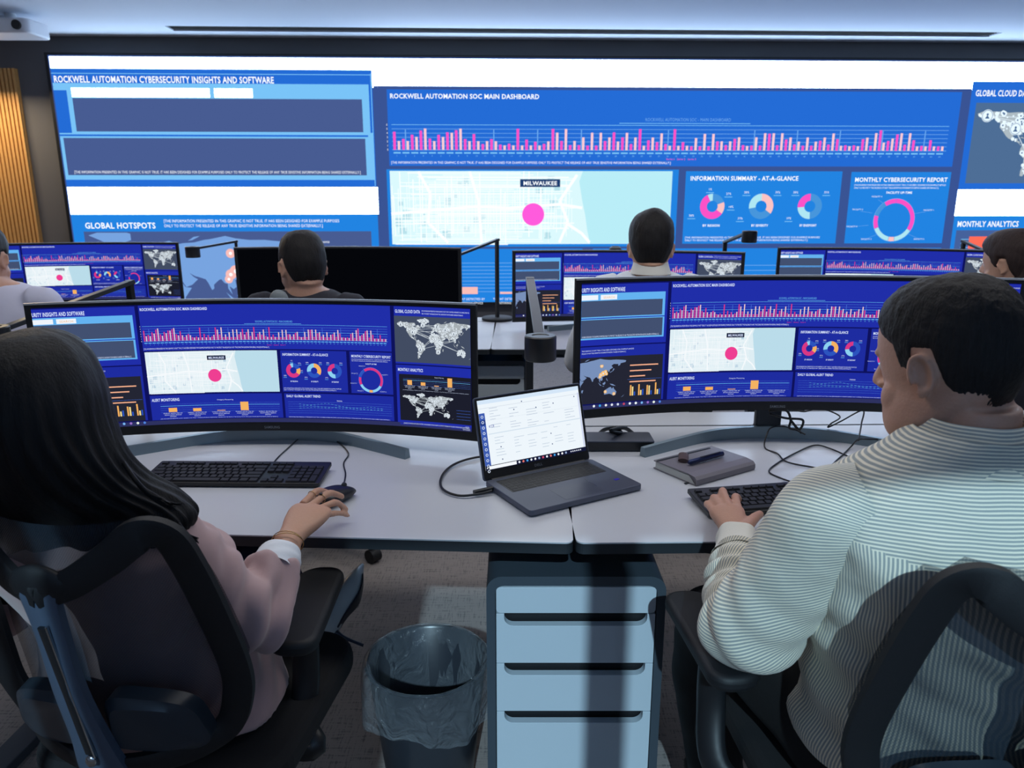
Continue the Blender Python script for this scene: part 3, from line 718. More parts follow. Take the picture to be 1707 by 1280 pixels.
def wall_content(S0, S1, ZT, ZB):
    """large wall display; x along the wall, y is height above the floor"""
    S = Screen(); C = W_PAL
    S.rect(S0, ZB, S1, ZT, C['gap'], 0)
    S.rect(S0 + .012, 2.41, S1, ZT - .012, C['white'], .4)
    S.rect(S0 + .012, 1.27, -1.02, 1.52, C['white'], .4)
    S.rect(-1.02, 2.425, -.985, ZT - .3, C['gap'], 2)
    # insights
    w_insights(S, S0 + .012, 1.525, -1.03, 2.56, C, True)
    S.rect(S0 + .012, 2.40, S0 + .02, 2.41, C['gap'], 2)
    S.rect(-1.045, 1.53, -1.038, 2.53, C['cyan'], 3); S.rect(S0 + .012, 2.515, -1.045, 2.521, C['cyan'], 3)
    # hotspots
    S.rect(S0 + .012, ZB, -1.03, 1.27, C['blue2'], 1)
    S.text('GLOBAL HOTSPOTS', -3.80, 1.14, .055, C['txt'], 4, True, w=.66)
    S.text(DISC1, -3.06, 1.195, .028, C['txt'], 4, False, w=1.66); S.text(DISC2, -3.06, 1.15, .028, C['txt'], 4, False, w=1.5)
    S.rect(-3.82, ZB, -1.10, 1.11, C['dark'], 2)
    cl = (-3.8, ZB, -1.9, 1.10)
    fx, fy = world_map(S, -4.5, ZB - .35, -1.9, 1.12, C['land'], 3, clip=cl)
    hot_spots(S, fx, fy, C, .05, cl, HOT)
    for k, L in enumerate((.62, .48, .3, .6)): S.rect(-1.85, .925 - .12 * k, -1.85 + L, .955 - .12 * k, C['spot'], 4)
    S.text('Events', -1.6, 1.0, .025, C['txt'], 4, False)
    # main
    S.rect(-.985, ZB, 4.62, 2.425, C['gap'], .6)
    w_bars(S, -.90, 1.715, 4.53, 2.395, C, False)
    S.rect(-.93, .96, 1.86, 1.685, C['blue2'], 2)
    S2 = Screen(); w_map(S2, -.90, .985, 1.80, 1.67, C, True)
    w_donuts(S2, 1.93, .985, 3.455, 1.67, C)
    w_report(S2, 3.545, .985, 4.53, 1.665, C)
    S2.rect(-.93, ZB, .95, .94, C['blue2'], 1); S2.rect(1.05, ZB, 4.53, .94, C['blue2'], 1)
    S2.text('ALERT MONITORING', -.86, .84, .055, C['txt'], 3, True, w=.62)
    S2.text('DAILY GLOBAL ALERT TREND', 1.15, .84, .06, C['txt'], 3, True, w=1.16)
    for k in range(9): S2.rect(-.8, .52 + .035 * k, .93, .526 + .035 * k, C['lineb'], 3); 
    for k in range(8): S2.rect(1.2, .42 + .05 * k, 4.45, .426 + .05 * k, C['lineb'], 3)
    for k, hh in enumerate((.10, .07, .02, .12)): S2.rect(-.62 + .38 * k, .5, -.46 + .38 * k, .5 + hh, C['spot'], 4)
    for k in range(4):
        S2.text('THREAT DETECTED BY', -.54 + .38 * k, .44, .022, C['txt'], 4, False, w=.3, align=.5); S2.text('MONITORING SERVICE', -.54 + .38 * k, .40, .022, C['txt'], 4, False, w=.26, align=.5)
    # right column
    S2.rect(4.62, 1.50, S1, 2.49, C['blue'], 1); S2.rect(4.62, 1.51, 6.12, 2.485, C['blue'], 1)
    S2.text('GLOBAL CLOUD DATA', 4.66, 2.36, .055, C['txt'], 3, True, w=.56)
    S2.text(DISC1, 5.28, 2.40, .025, C['txt'], 3, False, w=1.2); S2.text(DISC2, 5.28, 2.36, .025, C['txt'], 3, False, w=1.1)
    w_network(S2, 4.64, 1.56, 6.55, 2.32, C, n=420, clip=(4.68, 1.56, 6.5, 2.30))
    S2.rect(4.62, 1.25, S1, 1.50, C['white'], 1)
    S2.rect(4.62, ZB, S1, 1.25, C['blue2'], 1)
    S2.text('MONTHLY ANALYTICS', 4.66, 1.145, .055, C['txt'], 3, True, w=.62)
    S2.rect(4.66, ZB, S1, 1.11, C['panel3'], 2)
    for k in range(7): S2.rect(4.72, .78 + .04 * k, S1, .786 + .04 * k, C['cyan'], 3)
    for k, hh in enumerate((.12, .06, .02, .2)): S2.rect(4.80 + .4 * k, .93, 5.0 + .4 * k, .93 + hh, rgb(255, 110, 90), 4)
    for pts, c, l in S2.P: S.P.append((pts, c, l + 2))
    return S

# ---------------------------------------------------------------- the room
YAW_W = math.radians(-2.0); D_W = 7.5
WN = Vector((math.sin(YAW_W), math.cos(YAW_W), 0)); WT = Vector((math.cos(YAW_W), -math.sin(YAW_W), 0))
def wall_pt(s, z, out=0.0): return WN * (D_W - out) + WT * s + Vector((0, 0, z))
ROOM_Z = 2.845
struct('floor', MB().box((0, 3.4, -.05), (13.4, 10.2, .1)), M_carpet, 'grey brown woven carpet floor')
cb = MB()
p0, p1 = wall_pt(-3.15, 0), wall_pt(5.15, 0)
# ceiling with a long recessed slot, built as strips round the opening
def wall_box(mb, s0, s1, o0, o1, z0, z1):
    vs = [wall_pt(s, z, o) for s in (s0, s1) for o in (o0, o1) for z in (z0, z1)]
    return mb.add(vs, [(0, 1, 3, 2), (4, 6, 7, 5), (0, 4, 5, 1), (2, 3, 7, 6), (0, 2, 6, 4), (1, 5, 7, 3)])
SL0, SL1, SO0, SO1 = -2.72, 4.60, .26, .46
wall_box(cb, -6.9, 6.9, -.3, SO0, ROOM_Z, ROOM_Z + .12)
wall_box(cb, -6.9, 6.9, SO1, 9.4, ROOM_Z, ROOM_Z + .12)
wall_box(cb, -6.9, SL0, SO0, SO1, ROOM_Z, ROOM_Z + .12)
wall_box(cb, SL1, 6.9, SO0, SO1, ROOM_Z, ROOM_Z + .12)
struct('ceiling', cb, M_ceil, 'pale painted ceiling')
sl = MB(); wall_box(sl, SL0, SL1, SO0, SO1, ROOM_Z + .06, ROOM_Z + .12)
for k in range(5): wall_box(sl, SL0, SL1, SO0 + .03 + .035 * k, SO0 + .038 + .035 * k, ROOM_Z + .01, ROOM_Z + .06)
struct('trim_1', sl, M_blackm, 'long dark slot air diffuser in the ceiling')
struct('wall_front', wall_box(MB(), -6.9, 6.9, -.15, -.0, 0, ROOM_Z), M_wall, 'dark grey wall behind the large display')
struct('wall_left', MB().box((-6.6, 3.3, ROOM_Z / 2), (.12, 9.6, ROOM_Z)), M_light_wall, 'pale left wall')
struct('wall_right', MB().box((6.6, 3.3, ROOM_Z / 2), (.12, 10.2, ROOM_Z)), M_light_wall, 'pale right wall')
# unseen rear wall; its openings are invented to cut the sun into stripes
YB = -1.05
def back_wall():
    mb = MB(); T = .12
    xs = [(-6.6, 0), (-.925, 1), (-.89, 0), (-.865, 1), (-.805, 0), (-.75, 2), (-.695, 0), (-.43, 2), (.12, 0), (.18, 2), (1.55, 0)]
    for i, (x, k) in enumerate(xs):
        x1 = xs[i + 1][0] if i + 1 < len(xs) else 6.6
        c, w = (x + x1) / 2, x1 - x
        if k == 0: mb.box((c, YB, ROOM_Z / 2), (w, T, ROOM_Z))
        else:
            top = 2.80 if k == 1 else 2.42
            mb.box((c, YB, .6), (w, T, 1.2)); 
            if ROOM_Z - top > .005: mb.box((c, YB, (top + ROOM_Z) / 2), (w, T, ROOM_Z - top))
    return mb
struct('wall_back', back_wall(), M_light_wall, 'unseen rear wall with openings shaped to cut the daylight into stripes')
fr = MB()  # unseen bars added along the invented openings that shape the sunlight
for x in (-.42, .113, .187, 1.54):
    fr.box((x, YB, 1.81), (.02, .14, 1.22))
struct('daylight_shaping_bars', fr, M_dark, 'dark upright bars added at the unseen openings that shape the daylight')
# wood slat panelling on the left end of the front wall
ws = MB()
wall_box(ws, -6.4, -4.26, .0, .02, 0, ROOM_Z - .28)
k = -4.265
while k > -6.3:
    wall_box(ws, k - .022, k, .02, .05, 0, ROOM_Z - .28); k -= .036
M_wood = mat('oak_slats', rgb(206, 158, 96), 0.55, bump=0.1, scale=40, var=0.12)
struct('trim_2', ws, M_wood, 'upright oak slats beside the dark wall')

# ---------------------------------------------------------------- large wall display
WS0, WS1, WZT, WZB = -3.93, 6.5, 2.672, 0.42
tw = thing('video_wall', 'wall-sized lit display of blue dashboards filling the front of the room', 'video wall', wall_pt(1.3, WZB, 0.04))
off = Vector(tw.location)
wf = MB(); wall_box(wf, WS0 - .03, WS1 + .03, .0, .085, WZB - .03, WZT + .022)
wf.build('display_cabinet', M_black, tw, off=off)
SW = wall_content(WS0, WS1, WZT, WZB)
o = SW.build('screen', lambda x, y, l: wall_pt(x, y, .0865 + .0006 * l) - off, tw)

# ---------------------------------------------------------------- ceiling unit and detector
t = thing('projector', 'white box-shaped projector hanging under the ceiling at top left', 'projector', P(22, 58, 6.0))
t.location.z = ROOM_Z
mb = MB(); mb.prism(rrect(-.30, -.16, .22, .16, .05), -.17, -.06); mb.build('body', mat('white_plastic', rgb(225, 228, 235), 0.4), t, True, bevel=.012)
mb = MB(); mb.cyl((0, 0, -.07), (0, 0, 0), .04); mb.build('ceiling_mount', M_white, t, True)
mb = MB(); mb.cyl((.14, -.162, -.115), (.14, -.18, -.115), .035); mb.build('lens', M_black, t, True)
q = atz(10, 28, ROOM_Z)
mb = MB(); mb.lathe(q, [(0, -.035), (.035, -.033), (.055, -.02), (.058, 0)], 24)
tag(mb.build('smoke_detector', mat('white_plastic', rgb(225, 228, 235), 0.4), smooth=True, off=q), 'small round white smoke detector on the ceiling by the top left corner', 'smoke detector').location = q

# ---------------------------------------------------------------- curved ultrawide monitors
R_C = 1.8; HW = MW / 2
def arc(x, z, out):
    a = x / R_C
    r = R_C - out
    return Vector((r * math.sin(a), -R_C + r * math.cos(a) , z))
SCREEN_MESH = {}
def make_monitor(zb, off=False, label='', group=None, hh=.374):
    """origin on the desk under the middle of the panel, viewer towards -y; zb = height of the panel's lower edge"""
    t = thing('monitor', label, 'monitor', (0, 0, 0), 0, group)
    n = 40; W2 = .601; mb = MB()
    prof = [(0.0, 0.0), (0.0, hh), (-.012, hh + .002), (-.030, hh - .03), (-.05, hh * .6), (-.05, hh * .35), (-.030, .03), (-.012, -.002)]
    vs = []; fs = []; m = len(prof)
    for i in range(n + 1):
        x = -W2 + 2 * W2 * i / n; e = min(1, (W2 - abs(x)) / .25) ** .5 if abs(x) < W2 else 0
        for o_, z in prof: vs.append(arc(x, zb + z, (o_ if o_ > -.015 else -.012 + (o_ + .012) * e)))
    for i in range(n):
        for k in range(m): fs.append((i * m + k, (i + 1) * m + k, (i + 1) * m + (k + 1) % m, i * m + (k + 1) % m))
    fs += [tuple(range(m)), tuple(n * m + k for k in range(m - 1, -1, -1))]
    mb.add(vs, fs); mb.build('housing', M_blackm, t, True, bevel=.002)
    mb = MB()   # thin strip on the upper bezel edge, rim light painted in as pale grey
    for za, zc in ((hh - .001, hh + .0035),):
        vs = []; fs = []
        for i in range(n + 1):
            x = -W2 + 2 * W2 * i / n
            vs += [arc(x, zb + za, .0025), arc(x, zb + zc, .0005), arc(x, zb + zc, -.010), arc(x, zb + za, -.010)]
        for i in range(n):
            for k in range(4): fs.append((i * 4 + k, (i + 1) * 4 + k, (i + 1) * 4 + (k + 1) % 4, i * 4 + (k + 1) % 4))
        mb.add(vs, fs)
    mb.build('top_rim_light', mat('rim_light_grey', rgb(128, 132, 140), 0.35), t, True)
    key = 'off' if off else 'on'
    f = lambda x, y, l: arc((x - HW) * 1.0, zb + .026 + y * (hh - .036) / MH, .0012 + .00035 * l)
    monitor_content(off).build('screen', f, t)
    # maker's lettering on the lower bezel
    S = Screen(); S.text('SAMSUNG', -.022, .007, .0075, rgb(90, 96, 105), 0, True, w=.044)
    mb = MB()
    for pts, c, l in S.P: mb.add([arc(p[0], zb + p[1], .0008) for p in pts], [tuple(range(len(pts)))])
    mb.build('bezel_lettering', mat('grey_lettering', rgb(120, 126, 135), 0.5), t)
    # stand: neck and two spread bars
    mb = MB()
    mb.prism(rrect(-.038, .056, .038, .086, .010), .02, zb + hh * .55)
    mb.cyl((0, .052, zb + hh * .5), (0, .09, zb + hh * .5), .05)
    mb.prism([(-.055, .05), (.055, .05), (.035, .09), (-.035, .09)], 0, .034)
    mb.build('stand_neck', M_dark, t, True, bevel=.003)
    for s in (-1, 1):
        ctr = [Vector((s * .0, .055, 0)), Vector((s * .10, .048, 0)), Vector((s * .20, .018, 0)), Vector((s * .40, -.115, 0))]
        path = smoothpath(ctr, 8); vs = []; fs = []
        for i, p in enumerate(path):
            d = (path[min(i + 1, len(path) - 1)] - path[max(i - 1, 0)]).normalized(); nn = Vector((-d.y, d.x, 0)); h = .036 - .010 * i / len(path)
            vs += [p - nn * .011, p + nn * .011, p + nn * .007 + Vector((0, 0, h)), p - nn * .007 + Vector((0, 0, h))]
        k = len(path)
        for i in range(k - 1):
            for j in range(4): fs.append((i * 4 + j, i * 4 + (j + 1) % 4, (i + 1) * 4 + (j + 1) % 4, (i + 1) * 4 + j))
        fs += [(3, 2, 1, 0), tuple((k - 1) * 4 + j for j in range(4))]
        mb = MB(); mb.add(vs, fs); mb.build('stand_foot', M_steel, t, True)
    return t
DZ = .74
monL = make_monitor(.043, False, 'large curved monitor in front of the long-haired person in the pink blazer')
monL.location = (-.684, 2.045, DZ)
monR = make_monitor(.100, False, 'large curved monitor behind the head of the person in the striped shirt', hh=.380)
monR.location = (.757, 2.06, DZ)
monD = make_monitor(.06, True, 'switched-off black monitor in front of the person in the dark top', 'monitors on the far desks')
monD.location = (-.85, 4.02, DZ); monD.rotation_euler.z = math.radians(-2)
monD['group'] = 'monitors on the far desks'
far = [(copy_tree(monL), .60, 3.99, -6, 'curved monitor on the far desks in front of the person with the white collar', .075),
       (copy_tree(monL), 2.07, 4.16, -14, 'curved monitor on the far desks nearest the right edge, above the other monitors', .06),
       (copy_tree(monL), -2.65, 4.68, 9, 'curved monitor on the far desks at the left edge beside the oak slats', .03)]
for c, x, y, a, lab, dz in far:
    c.location = (x, y, DZ); c.rotation_euler.z = math.radians(a); c['label'] = lab; c['group'] = 'monitors on the far desks'
    c.scale = (1, 1, 1)

# ---------------------------------------------------------------- desks
def desk(label, origin, rz, w, legs, x0=0.0, group='white work desks', d=.80, rear=True):
    """origin at a front corner of the top; the top runs +x for w (or -x when w < 0) and +y for d"""
    t = thing('desk', label, 'desk', (origin[0], origin[1], 0), rz, group)
    a, b = (0, w) if w > 0 else (w, 0)
    mb = MB(); g = .002
    pts = rrect(a + g, 0, b - g, d, .018)
    mb.cur = 0; mb.prism(pts, DZ - .003, DZ); mb.cur = 1; mb.prism(pts, DZ - .026, DZ - .003)
    mb.build('desk_top', [M_desk, M_edge], t)
    if rear:
        mb = MB(); mb.cur = 0; mb.prism(rrect(a + g, d + .012, b - g, d + .155, .004), DZ - .003, DZ); mb.cur = 1; mb.prism(rrect(a + g, d + .012, b - g, d + .155, .004), DZ - .026, DZ - .003)
        mb.build('cable_cover', [M_desk, M_edge], t)
    mb = MB(); mb.box(((a + b) / 2, d * .55, DZ - .05), (abs(w) - .30, .06, .045)); mb.box(((a + b) / 2, d * .2, DZ - .05), (abs(w) - .30, .04, .04)); mb.build('under_frame', M_cab, t)
    for lx in legs:
        if abs(lx) < .3:   # the leg beside a drawer unit stands behind it
            q = math.copysign(.12, lx); mb = MB(); mb.box((q, .70, .37), (.08, .06, .66)); mb.box((q, .70, .015), (.07, .16, .03)); mb.box((q, .62, DZ - .045), (.06, .24, .03)); mb.build('desk_leg', M_cab, t, bevel=.003); continue
        mb = MB(); mb.box((lx, d * .55, .37), (.08, .06, .66)); mb.box((lx, d * .48, .015), (.07, d * .82, .03)); mb.box((lx, d * .42, DZ - .045), (.06, d * .72, .03))
        mb.build('desk_leg', M_cab, t, bevel=.003)
    return t
SX, SY = .128, 1.417
desk('white desk on the left holding the long keyboard and laptop, with dark front edge', (SX, SY), math.radians(-3.1), -1.62, (-1.45, -.29))
desk('white desk on the right holding the grey notebook, with dark front edge', (SX + .003, SY), math.radians(1.2), 1.62, (.29, 1.45))
desk('white far desk under the switched-off black monitor', (-.10, 3.44), math.radians(-1), -1.62, (-1.45, -.29))
desk('white far desk in front of the person with the white collar', (-.10, 3.44), math.radians(0), 1.55, (.29, 1.4))
desk('white far desk at the left edge beside the person in the pale shirt', (-2.12, 3.50), math.radians(-24), -1.6, (-1.4, -.2))
desk('white far desk at the right edge near the brown-haired person', (1.66, 3.44), math.radians(12), 1.6, (.2, 1.4))

# ---------------------------------------------------------------- drawer pedestals
def pedestal(label, loc, rz=0.0, H=.612):
    t = thing('drawer_pedestal', label, 'drawer unit', loc, rz, 'drawer units at the desk seams')
    W, D = .402, .50
    mb = MB()
    out = rrect(-W / 2, .03, W / 2, H, .035); inn = rrect(-W / 2 + .020, .05, W / 2 - .020, H - .022, .02)
    T = Matrix(((1, 0, 0, 0), (0, 0, 1, 0), (0, 1, 0, 0), (0, 0, 0, 1)))
    n = len(out); vs = []
    for y, pts in ((0, out), (0, inn), (.03, inn), (D, out)): vs += [(x, y, z) for x, z in pts]
    fs = []
    for a, b in ((0, 1), (1, 2), (3, 0)):
        for k in range(n): fs.append((a * n + k, a * n + (k + 1) % n, b * n + (k + 1) % n, b * n + k))
    fs += [tuple(2 * n + k for k in range(n)), tuple(3 * n + k for k in range(n))]
    mb.add(vs, fs); mb.build('cabinet_body', M_cab, t, True)
    x0, x1 = -W / 2 + .022, W / 2 - .022
    zs = [H - .025, H - .091, H - .218, H - .345, .055]
    for i in range(4):
        zt, zb = zs[i], zs[i + 1] + .002
        mb = MB(); n = 8
        if i == 0: pts = rrect(x0, zb, x1, zt, .010)
        else:
            g = .018; r = .022; dp = .030
            arcL = [(x0 + g + r - r * math.cos(a), zt - dp + r * .9 - r * .9 * math.sin(a)) for a in [math.pi / 2 * k / n for k in range(n + 1)]]
            arcR = [(x1 - g - r + r * math.cos(a), z) for (q, z), a in zip(arcL, [math.pi / 2 * k / n for k in range(n + 1)])]
            pts = [(x0, zb), (x1, zb), (x1, zt), (x1 - g, zt)] + arcR + arcL[::-1] + [(x0 + g, zt), (x0, zt)]
        m = len(pts); vs = [(x, y, z) for y in (-.002, .018) for x, z in pts]
        fs = [tuple(range(m)), tuple(range(2 * m - 1, m - 1, -1))] + [(k, m + k, m + (k + 1) % m, (k + 1) % m) for k in range(m)]
        mb.add(vs, fs); mb.build('drawer', M_drawer, t, bevel=.0008)
    mb = MB()
    mb.box((0, .028, (H) / 2), (W - .05, .004, H - .08)); mb.build('drawer_recess', M_blackm, t)
    for sx in (-1, 1):
        for y in (.05, D - .05):
            mb = MB(); mb.cyl((sx * .15 - .01, y, .016), (sx * .15 + .01, y, .016), .015, n=14); mb.build('caster', M_black, t, True)
    return t
pedestal('grey and white drawer unit under the seam of the two front desks', (.1435, 1.512, 0))
pedestal('grey and white drawer unit under the seam of the far desks', (-.12, 3.55, 0), H=.66)

# ---------------------------------------------------------------- desk lamps
def desk_lamp(label, base, az, head_xyz=None, post_h=.45, reach=.42, drop=.095):
    """az: direction of the arm, degrees from +x"""
    t = thing('desk_lamp', label, 'desk lamp', (base[0], base[1], DZ), math.radians(az), 'black desk lamps')
    mb = MB(); mb.lathe((0, 0, 0), [(0, 0), (.085, 0), (.09, .004), (.09, .014), (.085, .018), (0, .018)], 40); mb.build('lamp_base', M_blackm, t, True)
    mb = MB(); mb.prism(rrect(-.008, -.012, .008, .012, .003), .016, post_h); mb.build('post', M_black, t)
    a = Vector((0, 0, post_h - .006)); b = Vector((reach, 0, post_h - drop)); d = (b - a).normalized(); up = Vector((-d.z, 0, d.x))
    mb = MB(); vs = []
    for p in (a - d * .012, b):
        for y, z in ((-.013, -.006), (.013, -.006), (.013, .007), (-.013, .007)): vs.append(p + Vector((0, y, 0)) + up * z)
    mb.add(vs, [(0, 1, 2, 3), (7, 6, 5, 4), (0, 4, 5, 1), (1, 5, 6, 2), (2, 6, 7, 3), (3, 7, 4, 0)]); arm = mb.build('arm', mat('dark_grey_arm', rgb(66, 70, 78), 0.35, 0.5), t, bevel=.0015)
    hd = MB(); hc = b + Vector((.028, 0, -.012))
    hd.lathe(hc, [(0, .021), (.020, .021), (.022, .023), (.037, .023), (.040, .020), (.040, -.036), (.037, -.040), (.030, -.040), (.030, -.034), (0, -.034)], 40)
    hd.build('lamp_head', M_black, t, True)
    return t
desk_lamp('black desk lamp between the two large front monitors', (.055, 2.30), -88, reach=.43, drop=.105)
ltop = P(215, 468, 2.33); lend = P(6, 548, 2.0)
desk_lamp('black desk lamp with its arm reaching over the left front monitor', (ltop.x, ltop.y), math.degrees(math.atan2(lend.y - ltop.y, lend.x - ltop.x)), post_h=ltop.z - DZ, reach=(Vector((lend.x, lend.y)) - Vector((ltop.x, ltop.y))).length, drop=ltop.z - lend.z)
desk_lamp('black desk lamp right of the switched-off black monitor', (-.085, 4.30), 215, post_h=.46, reach=.40, drop=.12)
def far_lamp(label, tx, ty, hx, hy, Zt, Zh, bz):
    a, b = P(tx, ty, Zt), P(hx, hy, Zh)
    r = math.hypot(b.x - a.x, b.y - a.y)
    desk_lamp(label, (a.x, a.y), math.degrees(math.atan2(b.y - a.y, b.x - a.x)), post_h=a.z - DZ, reach=r - .03, drop=a.z - b.z)
far_lamp('black desk lamp left of the switched-off black monitor, over the blue map', 393, 401, 320, 414, 4.35, 4.30, 0)
far_lamp('black desk lamp standing behind the monitor of the person with the white collar', 1209, 402, 1250, 388, 4.45, 4.0, 0)
far_lamp('black desk lamp by the brown-haired person at the right edge', 1607, 401, 1652, 420, 4.35, 4.2, 0)

# ---------------------------------------------------------------- keyboards
KEYS = {}
def key_mesh(w, d, h=.0045):
    k = (round(w, 4), round(d, 4))
    if k not in KEYS:
        mb = MB(); a, b = w / 2, d / 2; i = .0014
        vs = [(-a, -b, 0), (a, -b, 0), (a, b, 0), (-a, b, 0), (-a + i, -b + i, h), (a - i, -b + i, h), (a - i, b - i, h), (-a + i, b - i, h)]
        mb.add(vs, [(3, 2, 1, 0), (4, 5, 6, 7), (0, 1, 5, 4), (1, 2, 6, 5), (2, 3, 7, 6), (3, 0, 4, 7)])
        me = mb.mesh('key'); me.materials.append(M_key); KEYS[k] = me
    return KEYS[k]
def keyboard(label, c, rz):
    t = thing('keyboard', label, 'keyboard', c, rz, None)
    W, D = .445, .128
    mb = MB(); T = Matrix.Rotation(math.radians(4.5), 4, 'X')
    mb.prism(rrect(-W / 2, -D / 2, W / 2, D / 2, .006), 0.008, .018, T)
    mb.box((0, .02, .006), (W - .02, D - .05, .011))
    mb.build('keyboard_case', M_black, t, bevel=.0015)
    u = .0188; x0 = -W / 2 + .010; y0 = D / 2 - .014
    def key(x, y, w=1, h=1, name='key'):
        o = bpy.data.objects.new(name, key_mesh(w * u - .0022, h * u - .0022)); COL.objects.link(o); o.parent = t
        o.location = T @ Vector((x0 + (x + w / 2) * u, y0 - (y + h / 2) * u * .98, .018)); o.rotation_euler.x = math.radians(4.5)
    key(0, 0, 1, .7)
    for g in range(3):
        for i in range(4): key(2 + g * 4.5 + i, 0, 1, .7)
    for i in range(3): key(15.3 + i, 0, 1, .7)
    for i in range(13): key(i, 1)
    key(13, 1, 2)
    key(0, 2, 1.5)
    for i in range(12): key(1.5 + i, 2)
    key(13.5, 2, 1.5); key(0, 3, 1.75)
    for i in range(11): key(1.75 + i, 3)
    key(12.75, 3, 2.25); key(0, 4, 1.25)
    for i in range(11): key(1.25 + i, 4)
    key(12.25, 4, 2.75)
    for i in range(3): key(1.25 * i, 5, 1.25)
    key(3.75, 5, 6.25, name='space_bar')
    for i in range(4): key(10 + 1.25 * i, 5, 1.25)
    for r in (1, 2):
        for i in range(3): key(15.3 + i, r)
    key(16.3, 4, name='arrow_key')
    for i in range(3): key(15.3 + i, 5, name='arrow_key')
    for r in range(1, 5):
        for i in range(3): key(18.6 + i, r)
    key(18.6, 5, 2); key(20.6, 5)
    key(21.6, 1); key(21.6, 2, 1, 2); key(21.6, 4, 1, 2)
    return t
a, b = atz(236, 818, DZ), atz(540, 818, DZ); c_, d_ = atz(545, 776, DZ), atz(268, 779, DZ)
keyboard('black full-size keyboard on the left desk beside the hand on the mouse', ((a + b + c_ + d_) / 4 - Vector((0, 0, 0)))[:2] + (DZ,), math.atan2(b.y - a.y, b.x - a.x) - .02)
ax_ = (atz(1182, 866, DZ) - atz(1142, 822, DZ)); kl = atz(1182, 866, DZ); dirx = Vector((.985, .17, 0)).normalized(); diry = Vector((-dirx.y, dirx.x, 0))
kc = kl + dirx * .222 + diry * .064
keyboard('black full-size keyboard under the typing hand of the person in the striped shirt', (kc.x, kc.y, DZ), math.atan2(dirx.y, dirx.x))

# ---------------------------------------------------------------- laptop
lp = thing('laptop', 'open grey laptop with a bright white page, on the seam of the front desks', 'laptop')
L0, L1, L2 = atz(808, 812, DZ), atz(989, 773, DZ), atz(893, 862, DZ)
lx = (L1 - L0).normalized(); wlap = .320; dlap = .212
lp.location = L0; lp.rotation_euler.z = math.atan2(lx.y, lx.x)
mb = MB(); mb.prism(rrect(0, -dlap, wlap, 0, .010), .003, .0165); mb.build('base', M_lap, lp, bevel=.002)
mb = MB(); mb.prism(rrect(.022, -.098, wlap - .022, -.016, .003), .0163, .0168); mb.build('keyboard_deck', M_black, lp)
for r in range(6):
    n = (14, 14, 14, 13, 12, 8)[r]; ww = (wlap - .05) / n; yy = -.021 - (r * .0135)
    for i in range(n):
        k = bpy.data.objects.new('key', key_mesh(ww - .002, .0115 if r else .007, .001)); COL.objects.link(k); k.parent = lp
        k.location = (.025 + (i + .5) * ww, yy - .002, .0168)
mb = MB(); mb.prism(rrect(.105, -.198, .215, -.128, .003), .0165, .0167); mb.build('touchpad', mat('touchpad_grey', rgb(82, 88, 104), 0.35, 0.4), lp)
mb = MB(); mb.box((.2165, -.140, .0168), (.0015, .052, .0006)); mb.build('touchpad_light_edge', M_chrome, lp)
mb = MB(); mb.box((.285, -.155, .0168), (.014, .009, .0005)); mb.build('sticker', mat('blue_sticker', rgb(52, 40, 180), 0.4), lp)
# lid
lid_h = .207; tilt = math.radians(15)
LT = Matrix.Translation((0, .004, .012)) @ Matrix.Rotation(-tilt, 4, 'X')
mb = MB(); T = LT @ Matrix(((1, 0, 0, 0), (0, 0, -1, 0), (0, 1, 0, 0), (0, 0, 0, 1)))
mb.prism(rrect(0, 0, wlap, lid_h, .008), -.006, 0.0, T); lid = mb.build('lid', M_lap, lp, bevel=.0012)
mb = MB(); mb.prism(rrect(.003, .003, wlap - .003, lid_h - .003, .006), 0.0, .0006, T); mb.build('screen_bezel', M_black, lid)
LS = Screen(); W_, H_ = wlap - .018, lid_h - .034
LS.rect(0, 0, W_, H_, rgb(238, 246, 252), 0)
LS.rect(0, H_ - .010, W_, H_, rgb(212, 230, 248), 1); LS.rect(0, H_ - .021, W_, H_ - .020, rgb(205, 214, 226), 1)
LS.rect(0, .011, .0165, H_ - .032, rgb(62, 92, 176), 1); LS.rect(.0005, H_ - .062, .016, H_ - .049, rgb(36, 60, 130), 2)
for k in range(11): LS.ring(.0082, H_ - .041 - .0145 * k * .93, .0022, .0036, 0, 360, rgb(220, 232, 250), 3)
LS.rect(0, 0, W_, .011, rgb(20, 24, 52), 2); LS.rect(.010, .0015, .088, .0095, rgb(244, 248, 252), 3)
LS.disc(.005, .0055, .0022, rgb(240, 245, 255), 3, 4)
for k in range(13): LS.disc(.096 + .0118 * k, .0055, .0030, (rgb(235, 240, 250), rgb(230, 120, 110), rgb(70, 160, 230), rgb(230, 235, 240), rgb(240, 240, 245), rgb(150, 170, 210), rgb(200, 80, 110))[k % 7], 4, 10)
for k in range(6): LS.rect(.252 + .006 * k, .004, .2555 + .006 * k, .0072, rgb(215, 220, 235), 4)
rnd = random.Random(3)
LS.rect(.02, H_ * .50, W_ - .004, H_ * .50 + .002, rgb(206, 222, 236), 2); LS.rect(.02, H_ - .052, W_, H_ - .0515, rgb(214, 224, 234), 2)
for cx, ys in ((.03, .9), (.085, .86), (.135, .84), (.185, .86), (.25, .82)):
    for k in range(8):
        y = H_ * ys - .006 - .0068 * k
        if rnd.random() < .75: LS.rect(cx, y, cx + rnd.uniform(.010, .034), y + .0011, rgb(176, 190, 210), 2)
for cx in (.035, .09, .13, .17, .21, .25):
    for k in range(7):
        y = H_ * .44 - .0075 * k
        if rnd.random() < .6: LS.rect(cx, y, cx + rnd.uniform(.012, .03), y + .0011, rgb(180, 196, 214), 2)
